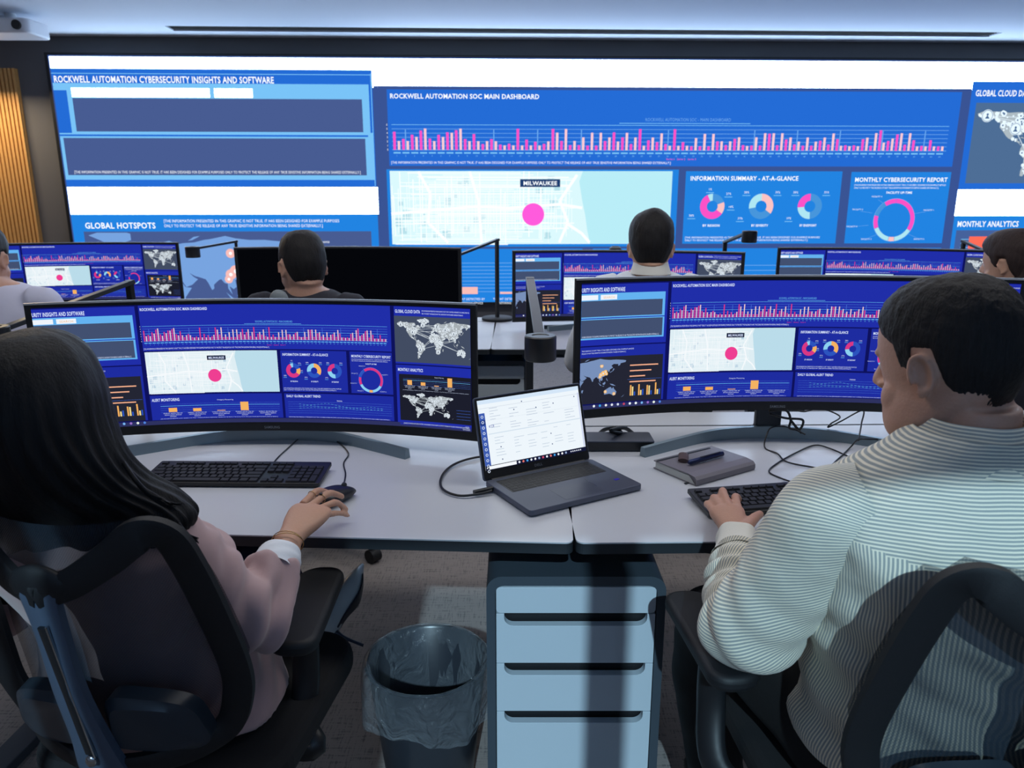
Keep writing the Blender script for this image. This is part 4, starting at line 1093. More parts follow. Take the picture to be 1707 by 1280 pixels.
for x, y in ((.125, .9), (.10, .80), (.165, .78), (.218, .80), (.285, .85), (.05, .30), (.05, .12), (.2, .36), (.2, .2)): LS.disc(x, H_ * y, .0018, rgb(90, 104, 140), 3, 8)
LS.rect(.024, H_ * .60, .038, H_ * .60 + .005, rgb(120, 130, 190), 3); LS.rect(.026, H_ * .60 + .001, .036, H_ * .60 + .004, rgb(238, 246, 252), 4)
LS.rect(W_ - .006, .012, W_ - .001, H_ * .9, rgb(206, 214, 238), 1)
LS.build('screen', lambda x, y, l: T @ Vector((x + .009, y + .026, .0012 + .0003 * l)), lid)
S = Screen(); S.text('DELL', 0, 0, .0065, (1, 1, 1, 1), 0, True, w=.024)
mb = MB()
for pts, c, l in S.P: mb.add([T @ Vector((wlap / 2 - .012 + p[0], .012 + p[1], .001)) for p in pts], [tuple(range(len(pts)))])
mb.build('lid_lettering', mat('grey_lettering', rgb(120, 126, 135), 0.5), lid)
mb = MB(); mb.cyl((.02, .002, .013), (wlap - .02, .002, .013), .005, n=14); mb.build('hinge', M_black, lp, True)

def wire(name, label, cat, pts, r, m=M_black, sub=8, group=None):
    pts = [Vector(p) for p in pts]; mb = MB(); mb.tube(smoothpath(pts, sub), r, 8)
    o = mb.build(name, m, smooth='all', off=pts[0]); o.location = pts[0]
    return tag(o, label, cat, group)
def dz(x, y, h=0.0): return atz(x, y, DZ + h)
wire('charging_cable', 'thick black cable looping from the left side of the laptop', 'cable',
     [dz(820, 818, .010), dz(800, 823, .008), dz(765, 826, .006), dz(738, 815, .006), dz(736, 795, .006), dz(755, 775, .006), dz(790, 763, .006), dz(840, 757, .006), dz(880, 752, .006)], .0032)
mb = MB(); mb.tube([dz(790, 821, .009), dz(826, 813, .010)], .0062, 10)
tag(mb.build('cable_plug', M_black, smooth=True), 'black plug in the left side port of the laptop', 'plug')
wire('keyboard_cable', 'thin black cable rising from the left keyboard to its monitor stand', 'cable', [dz(455, 774, .012), dz(462, 764, .003), dz(482, 745, .003), dz(500, 730, .003), dz(520, 722, .01), dz(535, 718, .02)], .0019)
wire('mouse_cable', 'thin black cable running from the mouse behind the left monitor', 'cable', [dz(570, 822, .012), dz(573, 808, .003), dz(576, 790, .003), dz(573, 772, .003), dz(581, 757, .003), dz(572, 744, .003), dz(558, 734, .004), dz(540, 730, .005), dz(536, 718, .02)], .0019)
wire('tangled_cable', 'long thin black cable zigzagging across the right desk', 'cable',
     [dz(1328, 806, .012), dz(1302, 797, .003), dz(1282, 786, .003), dz(1296, 772, .003), dz(1326, 755, .004), dz(1358, 742, .004), dz(1385, 748, .004), dz(1420, 763, .003), dz(1448, 772, .004), dz(1472, 757, .004), dz(1484, 744, .004), dz(1470, 734, .02), dz(1448, 732, .03), dz(1430, 733, .035), dz(1418, 745, .006), dz(1396, 766, .004), dz(1378, 780, .003), dz(1345, 777, .003), dz(1310, 769, .004), dz(1296, 756, .004), dz(1275, 746, .004), dz(1279, 722, .038), dz(1288, 712, .042), dz(1310, 711, .04), dz(1330, 718, .04), dz(1342, 724, .038)], .0022)
wire('looped_cable', 'thin black cable looping down behind the right monitor', 'cable', [P(1318, 681, 2.28), P(1340, 686, 2.26), P(1368, 681, 2.26), P(1400, 694, 2.25), P(1385, 706, 2.2), P(1381, 712, 2.2), P(1402, 702, 2.2), P(1438, 684, 2.2), P(1436, 706, 2.15), dz(1431, 734, .04)], .0022)
for i, (pts, lab) in enumerate(([[(1282, 685), (1310, 684), (1318, 700), (1316, 713), (1330, 716)], 'black cable hanging from the neck of the right monitor stand'],
                               [[(1283, 690), (1310, 697), (1338, 700), (1332, 716), (1318, 700), (1336, 722)], 'black cable kinked in a triangle beside the right monitor stand'])):
    wire('hanging_cable', lab, 'cable', [P(x, y, 2.16) for x, y in pts], .0035)

# ---------------------------------------------------------------- docking station, notebook, pen, phone, papers
a, b = dz(975, 753), dz(1091, 753)
t = thing('docking_station', 'flat black docking box behind the laptop', 'docking station', (a + b) / 2, math.atan2(b.y - a.y, b.x - a.x))
w_ = (b - a).length
mb = MB(); mb.prism(rrect(-w_ / 2, 0, w_ / 2, .09, .008), .002, .030); mb.build('case', mat('slate_dock_shell', rgb(52, 58, 74), 0.45, bump=.05, scale=500), t, bevel=.002)
mb = MB(); mb.box((0, -.0006, .016), (w_ - .006, .0016, .022)); mb.build('front_face', M_black, t)
wire('bundled_cable', 'coiled black cables lying behind the docking box', 'cable', [dz(1000, 722, .01), dz(1008, 716, .03), dz(1025, 713, .045), dz(1035, 722, .03), dz(1018, 718, .05), dz(1040, 713, .04), dz(1056, 723, .01), dz(1062, 726, .004)], .006)

n0, n1, n2 = dz(1096, 786), dz(1160, 811), dz(1258, 783)
nx = (n2 - n1).normalized(); ny = Vector((-nx.y, nx.x, 0))
nb = thing('notebook', 'closed grey notebook with rounded spine, lying left of the right keyboard', 'notebook', n1, math.atan2(nx.y, nx.x))
nw, nd = (n2 - n1).length, .150
mb = MB(); mb.prism([(x, y) for x, y in rrect(0.002, 0.004, nw - .004, nd - .003, .004)], .003, .020); mb.build('pages', mat('cream_page_edges', rgb(188, 190, 188), 0.8, bump=.5, scale=900), nb)
prof = [(0, .001), (nd, .001), (nd + .001, .003), (nd, .003), (.004, .003), (.003, .019), (.03, .0225), (nd, .0205), (nd + .001, .022), (nd, .0235), (.03, .026), (.006, .023), (-.001, .016), (-.002, .007)]
mb = MB(); k = len(prof); vs = [(x, y, z) for x in (0, nw) for y, z in prof]
mb.add(vs, [tuple(range(k)), tuple(range(2 * k - 1, k - 1, -1))] + [(i, (i + 1) % k, k + (i + 1) % k, k + i) for i in range(k)])
mb.build('cover', mat('grey_leatherette', rgb(120, 116, 124), 0.42, bump=.1, scale=300), nb, bevel=.0012)
mb = MB(); mb.prism([(-.012, .022), (-.012, .029), (.03, .033), (.03, .027)], .0015, .0025); mb.build('ribbon', M_edge, nb)
mb = MB(); mb.prism(rrect(.0, nd - .016, nw - .02, nd - .009, .002), .0235, .0250); mb.build('elastic_band', M_edge, nb)
mb = MB(); mb.tube([(.045, .09, .031), (.062, .105, .031), (.085, .128, .030)], .013, 12, flat=(1, .45)); mb.build('pen_loop', mat('brown_leather_loop', rgb(80, 62, 62), 0.6), nb)
pa, pb = atz(1148, 771, DZ + .034), atz(1204, 756, DZ + .034)
t = thing('pen', 'blue-black clip pen lying on the grey notebook', 'pen', pa, math.atan2(pb.y - pa.y, pb.x - pa.x))
pl = (pb - pa).length; Mpen = mat('blue_pen_metal', rgb(40, 52, 92), 0.3, 0.5)
mb = MB(); mb.tube([(0, 0, 0), (.004, 0, 0), (.01, 0, 0), (pl, 0, 0), (pl + .003, 0, 0)], [.004, .0062, .0066, .0066, .004], 18); mb.build('barrel', Mpen, t, True)
mb = MB(); mb.box((pl * .6, -.004, .0085), (pl * .6, .004, .0015)); mb.build('clip', M_black, t, bevel=.0005)
t = thing('phone', 'dark phone with a lit white screen lying at the right desk under the monitor stand', 'phone', dz(1512, 766), math.radians(20))
mb = MB(); mb.prism(rrect(-.06, -.03, .08, .045, .008), .001, .010); mb.build('phone_case', mat('brown_phone_case', rgb(60, 48, 46), 0.5), t, bevel=.001)
s_ = Screen(); s_.rect(-.05, -.025, .07, .04, rgb(220, 236, 246), 0); s_.build('phone_screen', lambda x, y, l: Vector((x, y, .0108)), t)
# paper and low items on the far desks
t = dz(925, 548)
mb = MB(); mb.box((0, 0, .012), (.24, .02, .02)); o = mb.build('cable_tray_lid', M_dark, bevel=.002); o.location = (t.x + .06, t.y, DZ); o.rotation_euler.z = .1
tag(o, 'low dark bar lying on the far desk left of the right front monitor', 'desk accessory')

# computer mouse (right hand side of the left keyboard)
mp = dz(558, 836)
t = thing('computer_mouse', 'black mouse under the hand on the left desk', 'mouse', (mp.x, mp.y, DZ), math.radians(-28))
mb = MB(); mb.loft([((0, -.052, .012), (.012, 0, 0), (0, 0, .010), 2), ((0, -.04, .016), (.027, 0, 0), (0, 0, .015), 2.4), ((0, -.01, .019), (.031, 0, 0), (0, 0, .018), 2.4), ((0, .03, .016), (.030, 0, 0), (0, 0, .014), 2.4), ((0, .054, .011), (.020, 0, 0), (0, 0, .008), 2.2)], 24)
mb.build('mouse_shell', M_black, t, 'all')
mb = MB(); mb.cyl((-.003, .035, .028), (.003, .035, .028), .007, n=14); mb.build('scroll_wheel', M_dark, t, True)

# ---------------------------------------------------------------- waste bin
bc = atz(712, 1098, .355)
t = thing('waste_bin', 'round dark waste bin lined with a clear plastic bag, left of the drawer unit', 'waste bin', (bc.x, bc.y, 0))
RB = .145
mb = MB(); mb.lathe((0, 0, 0), [(0, .004), (.100, .004), (.104, .01), (RB - .004, .35), (RB, .352), (RB + .003, .356), (RB - .002, .358), (RB - .008, .352), (.097, .012), (0, .010)], 56)
mb.build('bin_body', mat('smoked_plastic_bin', rgb(44, 48, 56), 0.3), t, True)
rnd = random.Random(5)
def bag(prof, ph, amp):
    mb = MB(); n = 96; vs = []; fs = []
    for j, (r, z) in enumerate(prof):
        for k in range(n):
            a = 2 * math.pi * k / n
            w = amp[j] * (math.sin(5 * a + ph) + .6 * math.sin(11 * a + 2 * ph + j * .3) + .35 * math.sin(23 * a + j))
            zz = z + (.014 * math.sin(3 * a + ph) if j == len(prof) - 1 else 0)
            vs.append(((r + w) * math.cos(a), (r + w) * math.sin(a), zz))
    for j in range(len(prof) - 1):
        for k in range(n): k2 = (k + 1) % n; fs.append((j * n + k, j * n + k2, (j + 1) * n + k2, (j + 1) * n + k))
    return mb.add(vs, fs)
bag([(.06, .02), (.09, .05), (.110, .16), (.128, .28), (RB - .010, .355), (RB + .001, .362), (RB + .008, .356), (RB + .014, .33), (RB + .017, .29), (RB + .018, .25), (RB + .012, .235)], 1.0,
    [.002, .004, .004, .003, .0008, .0003, .0008, .003, .005, .006, .007]).build('bin_liner', M_film, t, 'all')

# ---------------------------------------------------------------- office chairs
def make_chair(label, loc, rz, s=.87, zb=.564, rec=.197, arm_dy=0.0, arm_toe=0.0, arm_x=.262, group='black mesh office chairs'):
    """origin on the floor under the seat, facing +y"""
    t = thing('office_chair', label, 'office chair', loc, rz, group)
    yb = -.22
    def B(u, w, d): 
        u, w, d = u * s, w * s, d * s
        return Vector((u, yb - math.sin(rec) * w + math.cos(rec) * d, zb + math.cos(rec) * w + math.sin(rec) * d))
    def bow(u): return .07 * (abs(u) / .24) ** 2 - .0
    hwv = [(0, .185), (.05, .222), (.17, .247), (.36, .222), (.46, .200), (.505, .178)]
    def hw(w):
        for (a, x), (b, y) in zip(hwv[:-1], hwv[1:]):
            if w <= b: return x + (y - x) * (w - a) / (b - a)
        return hwv[-1][1]
    # woven back panel
    mb = MB(); nu, nw = 28, 22; vs = []; fs = []; uvs = []
    for j in range(nw + 1):
        w = .012 + (.505 - .012) * j / nw
        for i in range(nu + 1):
            u = hw(w) * (-1 + 2 * i / nu) * .985
            vs.append(B(u, w - (.012 * (1 - (u / .19) ** 2) * (w / .5) ** 6), bow(u) + .02 * math.sin(math.pi * w / .5)))
    for j in range(nw):
        for i in range(nu):
            a = j * (nu + 1) + i; fs.append((a, a + 1, a + nu + 2, a + nu + 1))
            f = lambda k: ((k % (nu + 1)) / nu * .48 * s, (k // (nu + 1)) / nw * .5 * s)
            uvs.append([f(a), f(a + 1), f(a + nu + 2), f(a + nu + 1)])
    mb.add(vs, fs, uvs); mb.build('mesh_back', M_mesh, t, 'all', fix=False)
    # frame: wings from the top of the spine out to the corners, down the sides and back in below
    def strip(path, wd, th, name, m, parent=t):
        mb = MB(); vs = []; fs = []
        for i, (p, nrm) in enumerate(path):
            d = (path[min(i + 1, len(path) - 1)][0] - path[max(i - 1, 0)][0]).normalized(); side = d.cross(nrm).normalized()
            w_ = wd(i / (len(path) - 1)) / 2; h_ = th / 2
            for a, b in ((-1, -.6), (-.75, -1), (.75, -1), (1, -.6), (1, .6), (.75, 1), (-.75, 1), (-1, .6)):
                vs.append(p + side * a * w_ + nrm * b * h_)
        k = len(path)
        for i in range(k - 1):
            for j in range(8): fs.append((i * 8 + j, i * 8 + (j + 1) % 8, (i + 1) * 8 + (j + 1) % 8, (i + 1) * 8 + j))
        fs += [tuple(range(7, -1, -1)), tuple((k - 1) * 8 + j for j in range(8))]
        mb.add(vs, fs); return mb.build(name, m, parent, True)
    nrm = (B(0, 0, 1) - B(0, 0, 0)).normalized()
    for sg in (-1, 1):
        ctr = [(0, .40, -.05), (.05, .415, -.035), (.11, .450, -.01), (.158, .484, .01), (.192, .47, .03), (.208, .41, .04), (.225, .29, .05), (.238, .17, .055), (.232, .10, .05), (.205, .035, .04), (.15, .010, .0), (.07, .0, -.03), (0, 0, -.045)]
        path = smoothpath([B(sg * u, w, d - .012) for u, w, d in ctr], 6)
        strip([(p, nrm) for p in path], lambda q: (.045 + .018 * math.sin(math.pi * min(1, q * 1.2))) * s, .020 * s, 'back_frame', M_blackm)
    sp = smoothpath([B(0, w, d) for w, d in ((.425, -.045), (.40, -.056), (.32, -.06), (.2, -.066), (.08, -.06), (.0, -.055), (-.07, -.04))], 5)
    strip([(p, nrm) for p in sp], lambda q: (.085 - .04 * math.sin(math.pi * min(1, q * 1.15)) + .02 * q) * s, .024 * s, 'spine', mat('blue_grey_plastic', rgb(70, 84, 104), 0.45))
    mb = MB(); mb.ell(B(0, .412, -.052), (.052 * s, .017 * s, .040 * s), Matrix.Rotation(rec, 3, 'X')); mb.build('spine_cap', M_blackm, t, 'all')
    a, b = B(0, .345, -.0745), B(0, .055, -.075)
    strip([(a, nrm), (a + (b - a) * .5, nrm), (b, nrm)], lambda q: .015 * s, .006, 'spine_slot', M_black)
    strip([(B(.010, .35, -.0765), nrm), (B(.010, .05, -.0775), nrm)], lambda q: .0025 * s, .004, 'spine_slot_rim', M_chrome)
    mb = MB(); R = Matrix.Rotation(0, 3, 'X'); mb.ell(B(0, .04, -.078), (.009, .006, .011)); mb.build('height_button', M_chrome, t, 'all')
    for sg in (-1, 1):
        mb = MB(); vs = []
        pts = [(.02, .035), (.13, .02), (.185, .03), (.185, .075), (.165, .125), (.10, .15), (.03, .145)]
        pts2 = [(p.x, p.y) for p in smoothpath([(a, b, 0) for a, b in pts + pts[:1]], 5)[:-1]]
        n = len(pts2)
        for d, k in ((-.044, .90), (-.052, .8), (-.040, 1), (-.012, 1)):
            c = (.10, .085)
            for u, w in pts2: vs.append(B(sg * (c[0] + (u - c[0]) * k), c[1] + (w - c[1]) * k, d + bow(u) * .7))
        fs = [tuple(n + i for i in range(n)), tuple(3 * n + i for i in range(n))]
        for a, b in ((1, 0), (0, 2), (2, 3)):
            for i in range(n): fs.append((a * n + i, a * n + (i + 1) % n, b * n + (i + 1) % n, b * n + i))
        mb.add(vs, fs); mb.build('lumbar_pad', mat('charcoal_plastic', rgb(40, 50, 60), 0.35), t, True)
    # seat
    mb = MB(); mb.prism(rrect(-.24, -.20, .24, .27, .09, 8), .425, .48); mb.build('seat_cushion', mat('black_seat_fabric', rgb(20, 21, 25), 0.9, bump=.2, scale=500), t, bevel=.02, seg=3)
    mb = MB(); mb.box((0, -.02, .395), (.22, .26, .05)); mb.tube(smoothpath([(0, -.05, .40), (0, -.20, .40), B(0, -.10, -.05), B(0, .0, -.05)], 6), .024, 12); mb.build('tilt_mechanism', M_black, t, True)
    for sg in (-1, 1):
        mb = MB(); mb.tube(smoothpath([(sg * .10, -.03 + arm_dy * .5, .40), (sg * .22, -.03 + arm_dy * .6, .39), (sg * arm_x, -.02 + arm_dy * .8, .43), (sg * arm_x, .0 + arm_dy, .53), (sg * arm_x, .0 + arm_dy, .64)], 6), [.02] * 25, 14, flat=(.8, 1.35))
        mb.build('armrest_post', M_black, t, 'all')
        mb = MB(); mb.T = Matrix.Translation((sg * arm_x, .01 + arm_dy, 0)) @ Matrix.Rotation(math.radians(arm_toe) * sg, 4, 'Z')
        mb.prism([(x + .012 * sg * (y / .14) ** 2, y) for x, y in rrect(-.048, -.145, .048, .145, .042, 8)], .642, .672); mb.build('armrest_pad', M_blackm, t, bevel=.011, seg=4, smooth=True)
    mb = MB(); mb.cyl((0, 0, .10), (0, 0, .38), .025); mb.lathe((0, 0, 0), [(.0, .12), (.045, .12), (.045, .06), (0, .06)]); mb.build('gas_column', M_black, t, True)
    for k in range(5):
        a = math.radians(90 + 72 * k + 18); c, s_ = math.cos(a), math.sin(a)
        mb = MB(); mb.tube([(.03 * c, .03 * s_, .10), (.18 * c, .18 * s_, .085), (.31 * c, .31 * s_, .072)], [.026, .022, .015], 12); mb.build('base_arm', M_black, t, 'all')
        mb = MB(); p = Vector((.31 * c, .31 * s_, .03))
        side = Vector((-s_, c, 0))
        mb.cyl(p - side * .022, p + side * .022, .028, n=20); mb.cyl(p + Vector((0, 0, .02)), p + Vector((0, 0, .05)), .008, n=10); mb.build('caster', M_blackm, t, True)
    return t
yw = .139
chW = make_chair('black mesh office chair carrying the long-haired person in the pink blazer', (-.64 + .22 * math.sin(yw), 1.056 + .22 * math.cos(yw), 0), -yw, arm_dy=.05, arm_toe=9, arm_x=.200)
chM = make_chair('black mesh office chair carrying the person in the striped shirt', (.665, 1.09, 0), math.radians(4), zb=.585, arm_dy=.13, arm_toe=-2, arm_x=.29)
for x, y, a, lab in ((-.80, 2.96, -3, 'office chair of the person in the dark top, behind the left front monitor'), (.56, 3.02, 4, 'office chair of the person with the white collar, behind the right front monitor'),
                     (-2.30, 3.15, 20, 'office chair of the person in the pale shirt at the left edge'), (2.30, 3.25, -12, 'office chair of the brown-haired person at the right edge')):
    c = copy_tree(chW); c.location = (x, y, 0); c.rotation_euler.z = math.radians(a); c['label'] = lab
hr = P(465, 497, 2.62)
chD = [o for o in bpy.data.objects if o.get('label', '').startswith('office chair of the person in the dark top')][0]
bpy.context.view_layer.update(); inv = chD.matrix_world.inverted(); hl = inv @ hr
mb = MB(); mb.ell((hl.x, hl.y, hl.z - .006), (.034, .018, .036)); mb.tube([(hl.x, hl.y, hl.z - .02), (hl.x + .02, hl.y + .0, .92)], .008, 10)
mb.build('headrest_knob', mat('mid_grey_plastic', rgb(126, 134, 138), .5), chD, 'all')['label'] = 'rounded grey knob on the chair top'
for x, y, lab in ((590, 411, 'small dark rounded top peeking over the switched-off monitor'), (1026, 411, 'small dark rounded top peeking over the monitor left of the white-collared person')):
    q = P(x, y, 4.25)
    t = thing('desk_lamp', lab, 'desk lamp', (q.x, q.y, DZ))
    mb = MB(); mb.lathe((0, 0, 0), [(0, 0), (.09, 0), (.09, .016), (0, .016)], 32); mb.build('lamp_base', M_blackm, t, True)
    mb = MB(); mb.cyl((0, 0, .01), (0, 0, q.z - DZ - .01), .009); mb.build('post', M_black, t, True)
    mb = MB(); mb.lathe((0, 0, q.z - DZ - .03), [(0, .034), (.02, .033), (.034, .022), (.036, 0), (0, 0)]); mb.build('lamp_head', M_black, t, True)

# ---------------------------------------------------------------- people
def refine(mb, voxel, smooth=6, factor=.5):
    me = mb.mesh('tmp') if isinstance(mb, MB) else mb
    o = bpy.data.objects.new('tmp', me); COL.objects.link(o)
    r = o.modifiers.new('r', 'REMESH'); r.mode = 'VOXEL'; r.voxel_size = voxel; r.use_smooth_shade = True
    if smooth:
        s = o.modifiers.new('s', 'SMOOTH'); s.iterations = smooth; s.factor = factor
    bpy.context.view_layer.update()
    out = bpy.data.meshes.new_from_object(o.evaluated_get(bpy.context.evaluated_depsgraph_get()))
    bpy.data.objects.remove(o)
    out.polygons.foreach_set('use_smooth', [True] * len(out.polygons))
    return out
def put(me, name, m, parent, off):
    me.name = name; me.materials.clear()
    for k in (m if isinstance(m, list) else [m]): me.materials.append(k)
    me.transform(Matrix.Translation(-Vector(off)))
    o = bpy.data.objects.new(name, me); COL.objects.link(o); o.parent = parent
    return o
def displace(me, fn):
    n = len(me.vertices); co = np.empty(n * 3); me.vertices.foreach_get('co', co); no = [v.normal.copy() for v in me.vertices]
    co = co.reshape(-1, 3)
    for i in range(n):
        p = Vector(co[i]); d = fn(p, no[i])
        co[i] += np.array(no[i]) * d
    me.vertices.foreach_set('co', co.ravel()); me.update()

HEAD_RINGS = [(.123, .012, .012, .018), (.117, .038, .042, .052), (.100, .058, .068, .078), (.07, .071, .086, .096), (.035, .0765, .093, .102), (0, .076, .090, .101), (-.03, .072, .087, .090), (-.058, .066, .086, .070), (-.084, .058, .083, .040), (-.104, .044, .077, .012), (-.118, .022, .066, -.015)]
def cranium(mb, fat=1.0, jaw=1.0):
    rings = []
    for z, w, f, b in HEAD_RINGS:
        j = 1 + (jaw - 1) * (1 if z < -.07 else .5 if z < -.04 else 0)
        rings.append(((0, (f - b) / 2, z), (w * fat * j, 0, 0), (0, (f + b) / 2, 0), 2.15 + (.4 if -.11 < z < -.04 else 0)))
    mb.loft(rings, 40, 5)
def head_local(mb, jaw=1.0):
    cranium(mb, 1.0, jaw)
    mb.loft([((0, .086, .022), (.009, 0, 0), (0, .010, 0), 2), ((0, .094, .005), (.010, 0, 0), (0, .011, 0), 2), ((0, .101, -.012), (.013, 0, 0), (0, .015, 0), 2), ((0, .101, -.024), (.017, 0, 0), (0, .015, 0), 2), ((0, .090, -.032), (.012, 0, 0), (0, .010, 0), 2)], 16, 4)
    for s in (-1, 1):
        mb.ell((s * .014, .092, -.026), (.009, .011, .007))                    # nostril wing
        mb.ell((s * .026, .078, .024), (.022, .011, .008))                     # brow
        mb.ell((s * .040, .050, -.045), (.028, .026, .034))                    # cheek
        # ear: bowl, rim, lobe
        Re = Matrix.Rotation(s * math.radians(-24), 3, 'Z') @ Matrix.Rotation(math.radians(-8), 3, 'X')
        c = Vector((s * .080, -.008, -.008))
        mb.ell(c, (.003, .013, .024), Re, 16, 10)
        path = []
        for k in range(15):
            a = math.radians(-60 + k * 300 / 14 - 60); r1, r2 = .0145, .026
            path.append(c + Re @ Vector((s * .006, -math.cos(a + math.pi) * 0 + r1 * math.sin(a) * -1, r2 * math.cos(a) * 1 - .0)))
        mb.tube(path, .0040, 8)
        mb.ell(c + Re @ Vector((s * .003, .004, -.026)), (.0048, .008, .009), Re, 12, 8)
        mb.ell(c + Re @ Vector((s * .004, .012, -.006)), (.005, .004, .006), Re, 10, 8)
    mb.ell((0, .089, -.052), (.024, .010, .0045)); mb.ell((0, .088, -.062), (.021, .010, .005))  # lips
    mb.ell((0, .072, -.098), (.022, .018, .016))                                # chin
def ss(a, b, x):
    t = min(1, max(0, (x - a) / (b - a))); return t * t * (3 - 2 * t)
def hairline(p, L, soft=.012):
    y = p.y
    for (a, za), (b, zb) in zip(L[:-1], L[1:]):
        if a >= y >= b:
            z = za + (zb - za) * (a - y) / (a - b); return ss(z - soft, z + soft, p.z)
    return ss(L[0][1] - soft, L[0][1] + soft, p.z) if y > L[0][0] else ss(L[-1][1] - soft, L[-1][1] + soft, p.z)
SHORT = [(.095, .082), (.078, .078), (.062, .052), (.036, .034), (.026, .0), (.010, -.008), (.006, .028), (-.022, .024), (-.034, -.025), (-.055, -.068), (-.09, -.078)]
BALD = [(.10, .125), (.07, .118), (.055, .07), (.03, .032), (.022, -.012), (.008, -.018), (.004, .028), (-.022, .026), (-.034, -.02), (-.055, -.075), (-.09, -.085)]
def hair_mesh(L, thick, T, voxel, seed=0, tuft=None, rough=.0015, fs=60, fade=0.0):
    mb = MB(); cranium(mb); me = refine(mb, voxel, 3)
    def f(p, n):
        k = hairline(p, L); nz = noise.noise(Vector((p.x * fs, p.y * fs, p.z * fs * .6 + seed)))
        t_ = thick * (.35 + .65 * ss(-.06, .05, p.z) + .25 * ss(.05, .1, p.z)) + (tuft(p) if tuft else 0)
        if fade:
            q = ss(.075, .0, p.z) * fade; n2 = noise.noise(Vector((p.x * 420, p.y * 420, p.z * 260)))
            return -.004 + k * (.004 + t_ * (1 - q) + .0006 * q + rough * nz * (1 - q) + .0024 * q * n2 * ss(-.02, -.08, p.z + .03) + .0008 * n2)
        return -.004 + k * (.004 + t_ + rough * nz)
    displace(me, f); me.transform(T); return me

def hand(mb, wrist, mcp, pip, tip, thumb, r=.0085, up=Vector((0, 0, 1))):
    wrist = Vector(wrist); mcp = [Vector(v) for v in mcp]; pip = [Vector(v) for v in pip]; tip = [Vector(v) for v in tip]; thumb = [Vector(v) for v in thumb]
    kc = (mcp[0] + mcp[1] + mcp[2] + mcp[3]) / 4; ac = (mcp[3] - mcp[0]); al = ac.length; ac.normalize()
    d = (kc - wrist).normalized(); nn = ac.cross(d).normalized(); ac = d.cross(nn).normalized() if (d.cross(nn)).dot(ac) > 0 else -d.cross(nn).normalized()
    mb.loft([(wrist - d * .02, ac * .027, nn * .019, 2.2), (wrist + d * .012, ac * .028, nn * .018, 2.2), (wrist.lerp(kc, .5), ac * (al * .5 + .004), nn * .0165, 2.5), (wrist.lerp(kc, .85), ac * (al * .5 + .010), nn * .0145, 2.6), (kc + d * .004, ac * (al * .5 + .007), nn * .011, 2.4)], 24, 5)
    for i in range(4):
        k = (1, 1.03, .98, .86)[i] * r
        dip = pip[i].lerp(tip[i], .55) + (up * .003)
        path = smoothpath([mcp[i] - d * .012, mcp[i], pip[i], dip, tip[i]], 4)
        n = len(path); rr = [k * (1.12 - .32 * j / (n - 1)) for j in range(n)]; rr[-1] *= .72
        rr[8] = k * 1.08
        mb.tube(path, rr, 12)
        mb.ell(tip[i], (k * .74,) * 3, n=10, m=8); mb.ell(mcp[i], (k * 1.08,) * 3, n=10, m=8)
    path = smoothpath([wrist.lerp(thumb[0], .35)] + thumb, 5); n = len(path)
    mb.tube(path, [r * (1.75 - .8 * j / (n - 1)) for j in range(n)], 12); mb.ell(thumb[-1], (r * .9,) * 3, n=10, m=8)

def limb(mb, pts, rad, n=24, sub=7, **k):
    pts = [Vector(p) for p in pts]; path = smoothpath(pts, sub); rr = [v.x for v in smoothpath([(r, 0, 0) for r in rad], sub)]
    mb.tube(path, rr, n, **k)

def torso_rings(cx, cy, z0, k=1.0, lean=.05, w=1.0, top=1.08):
    """plain seated torso for the far people"""
    f = lambda z: cy + lean * (z - .5) / .5
    H = top - z0
    return [((cx, f(z0), z0), (.18 * w, 0, 0), (0, .13, 0), 2.3), ((cx, f(z0 + .3 * H), z0 + .3 * H), (.175 * w, 0, 0), (0, .125, 0), 2.3), ((cx, f(z0 + .6 * H), z0 + .6 * H), (.20 * w, 0, 0), (0, .125, 0), 2.3),
            ((cx, f(z0 + .80 * H), z0 + .80 * H), (.215 * w, 0, 0), (0, .11, 0), 2.3), ((cx, f(z0 + .90 * H), z0 + .90 * H), (.185 * w, 0, 0), (0, .09, 0), 2.1), ((cx, f(top) + .005, z0 + .965 * H), (.11 * w, 0, 0), (0, .07, 0), 2), ((cx, f(top) + .01, top), (.064, 0, 0), (0, .060, 0), 2)]

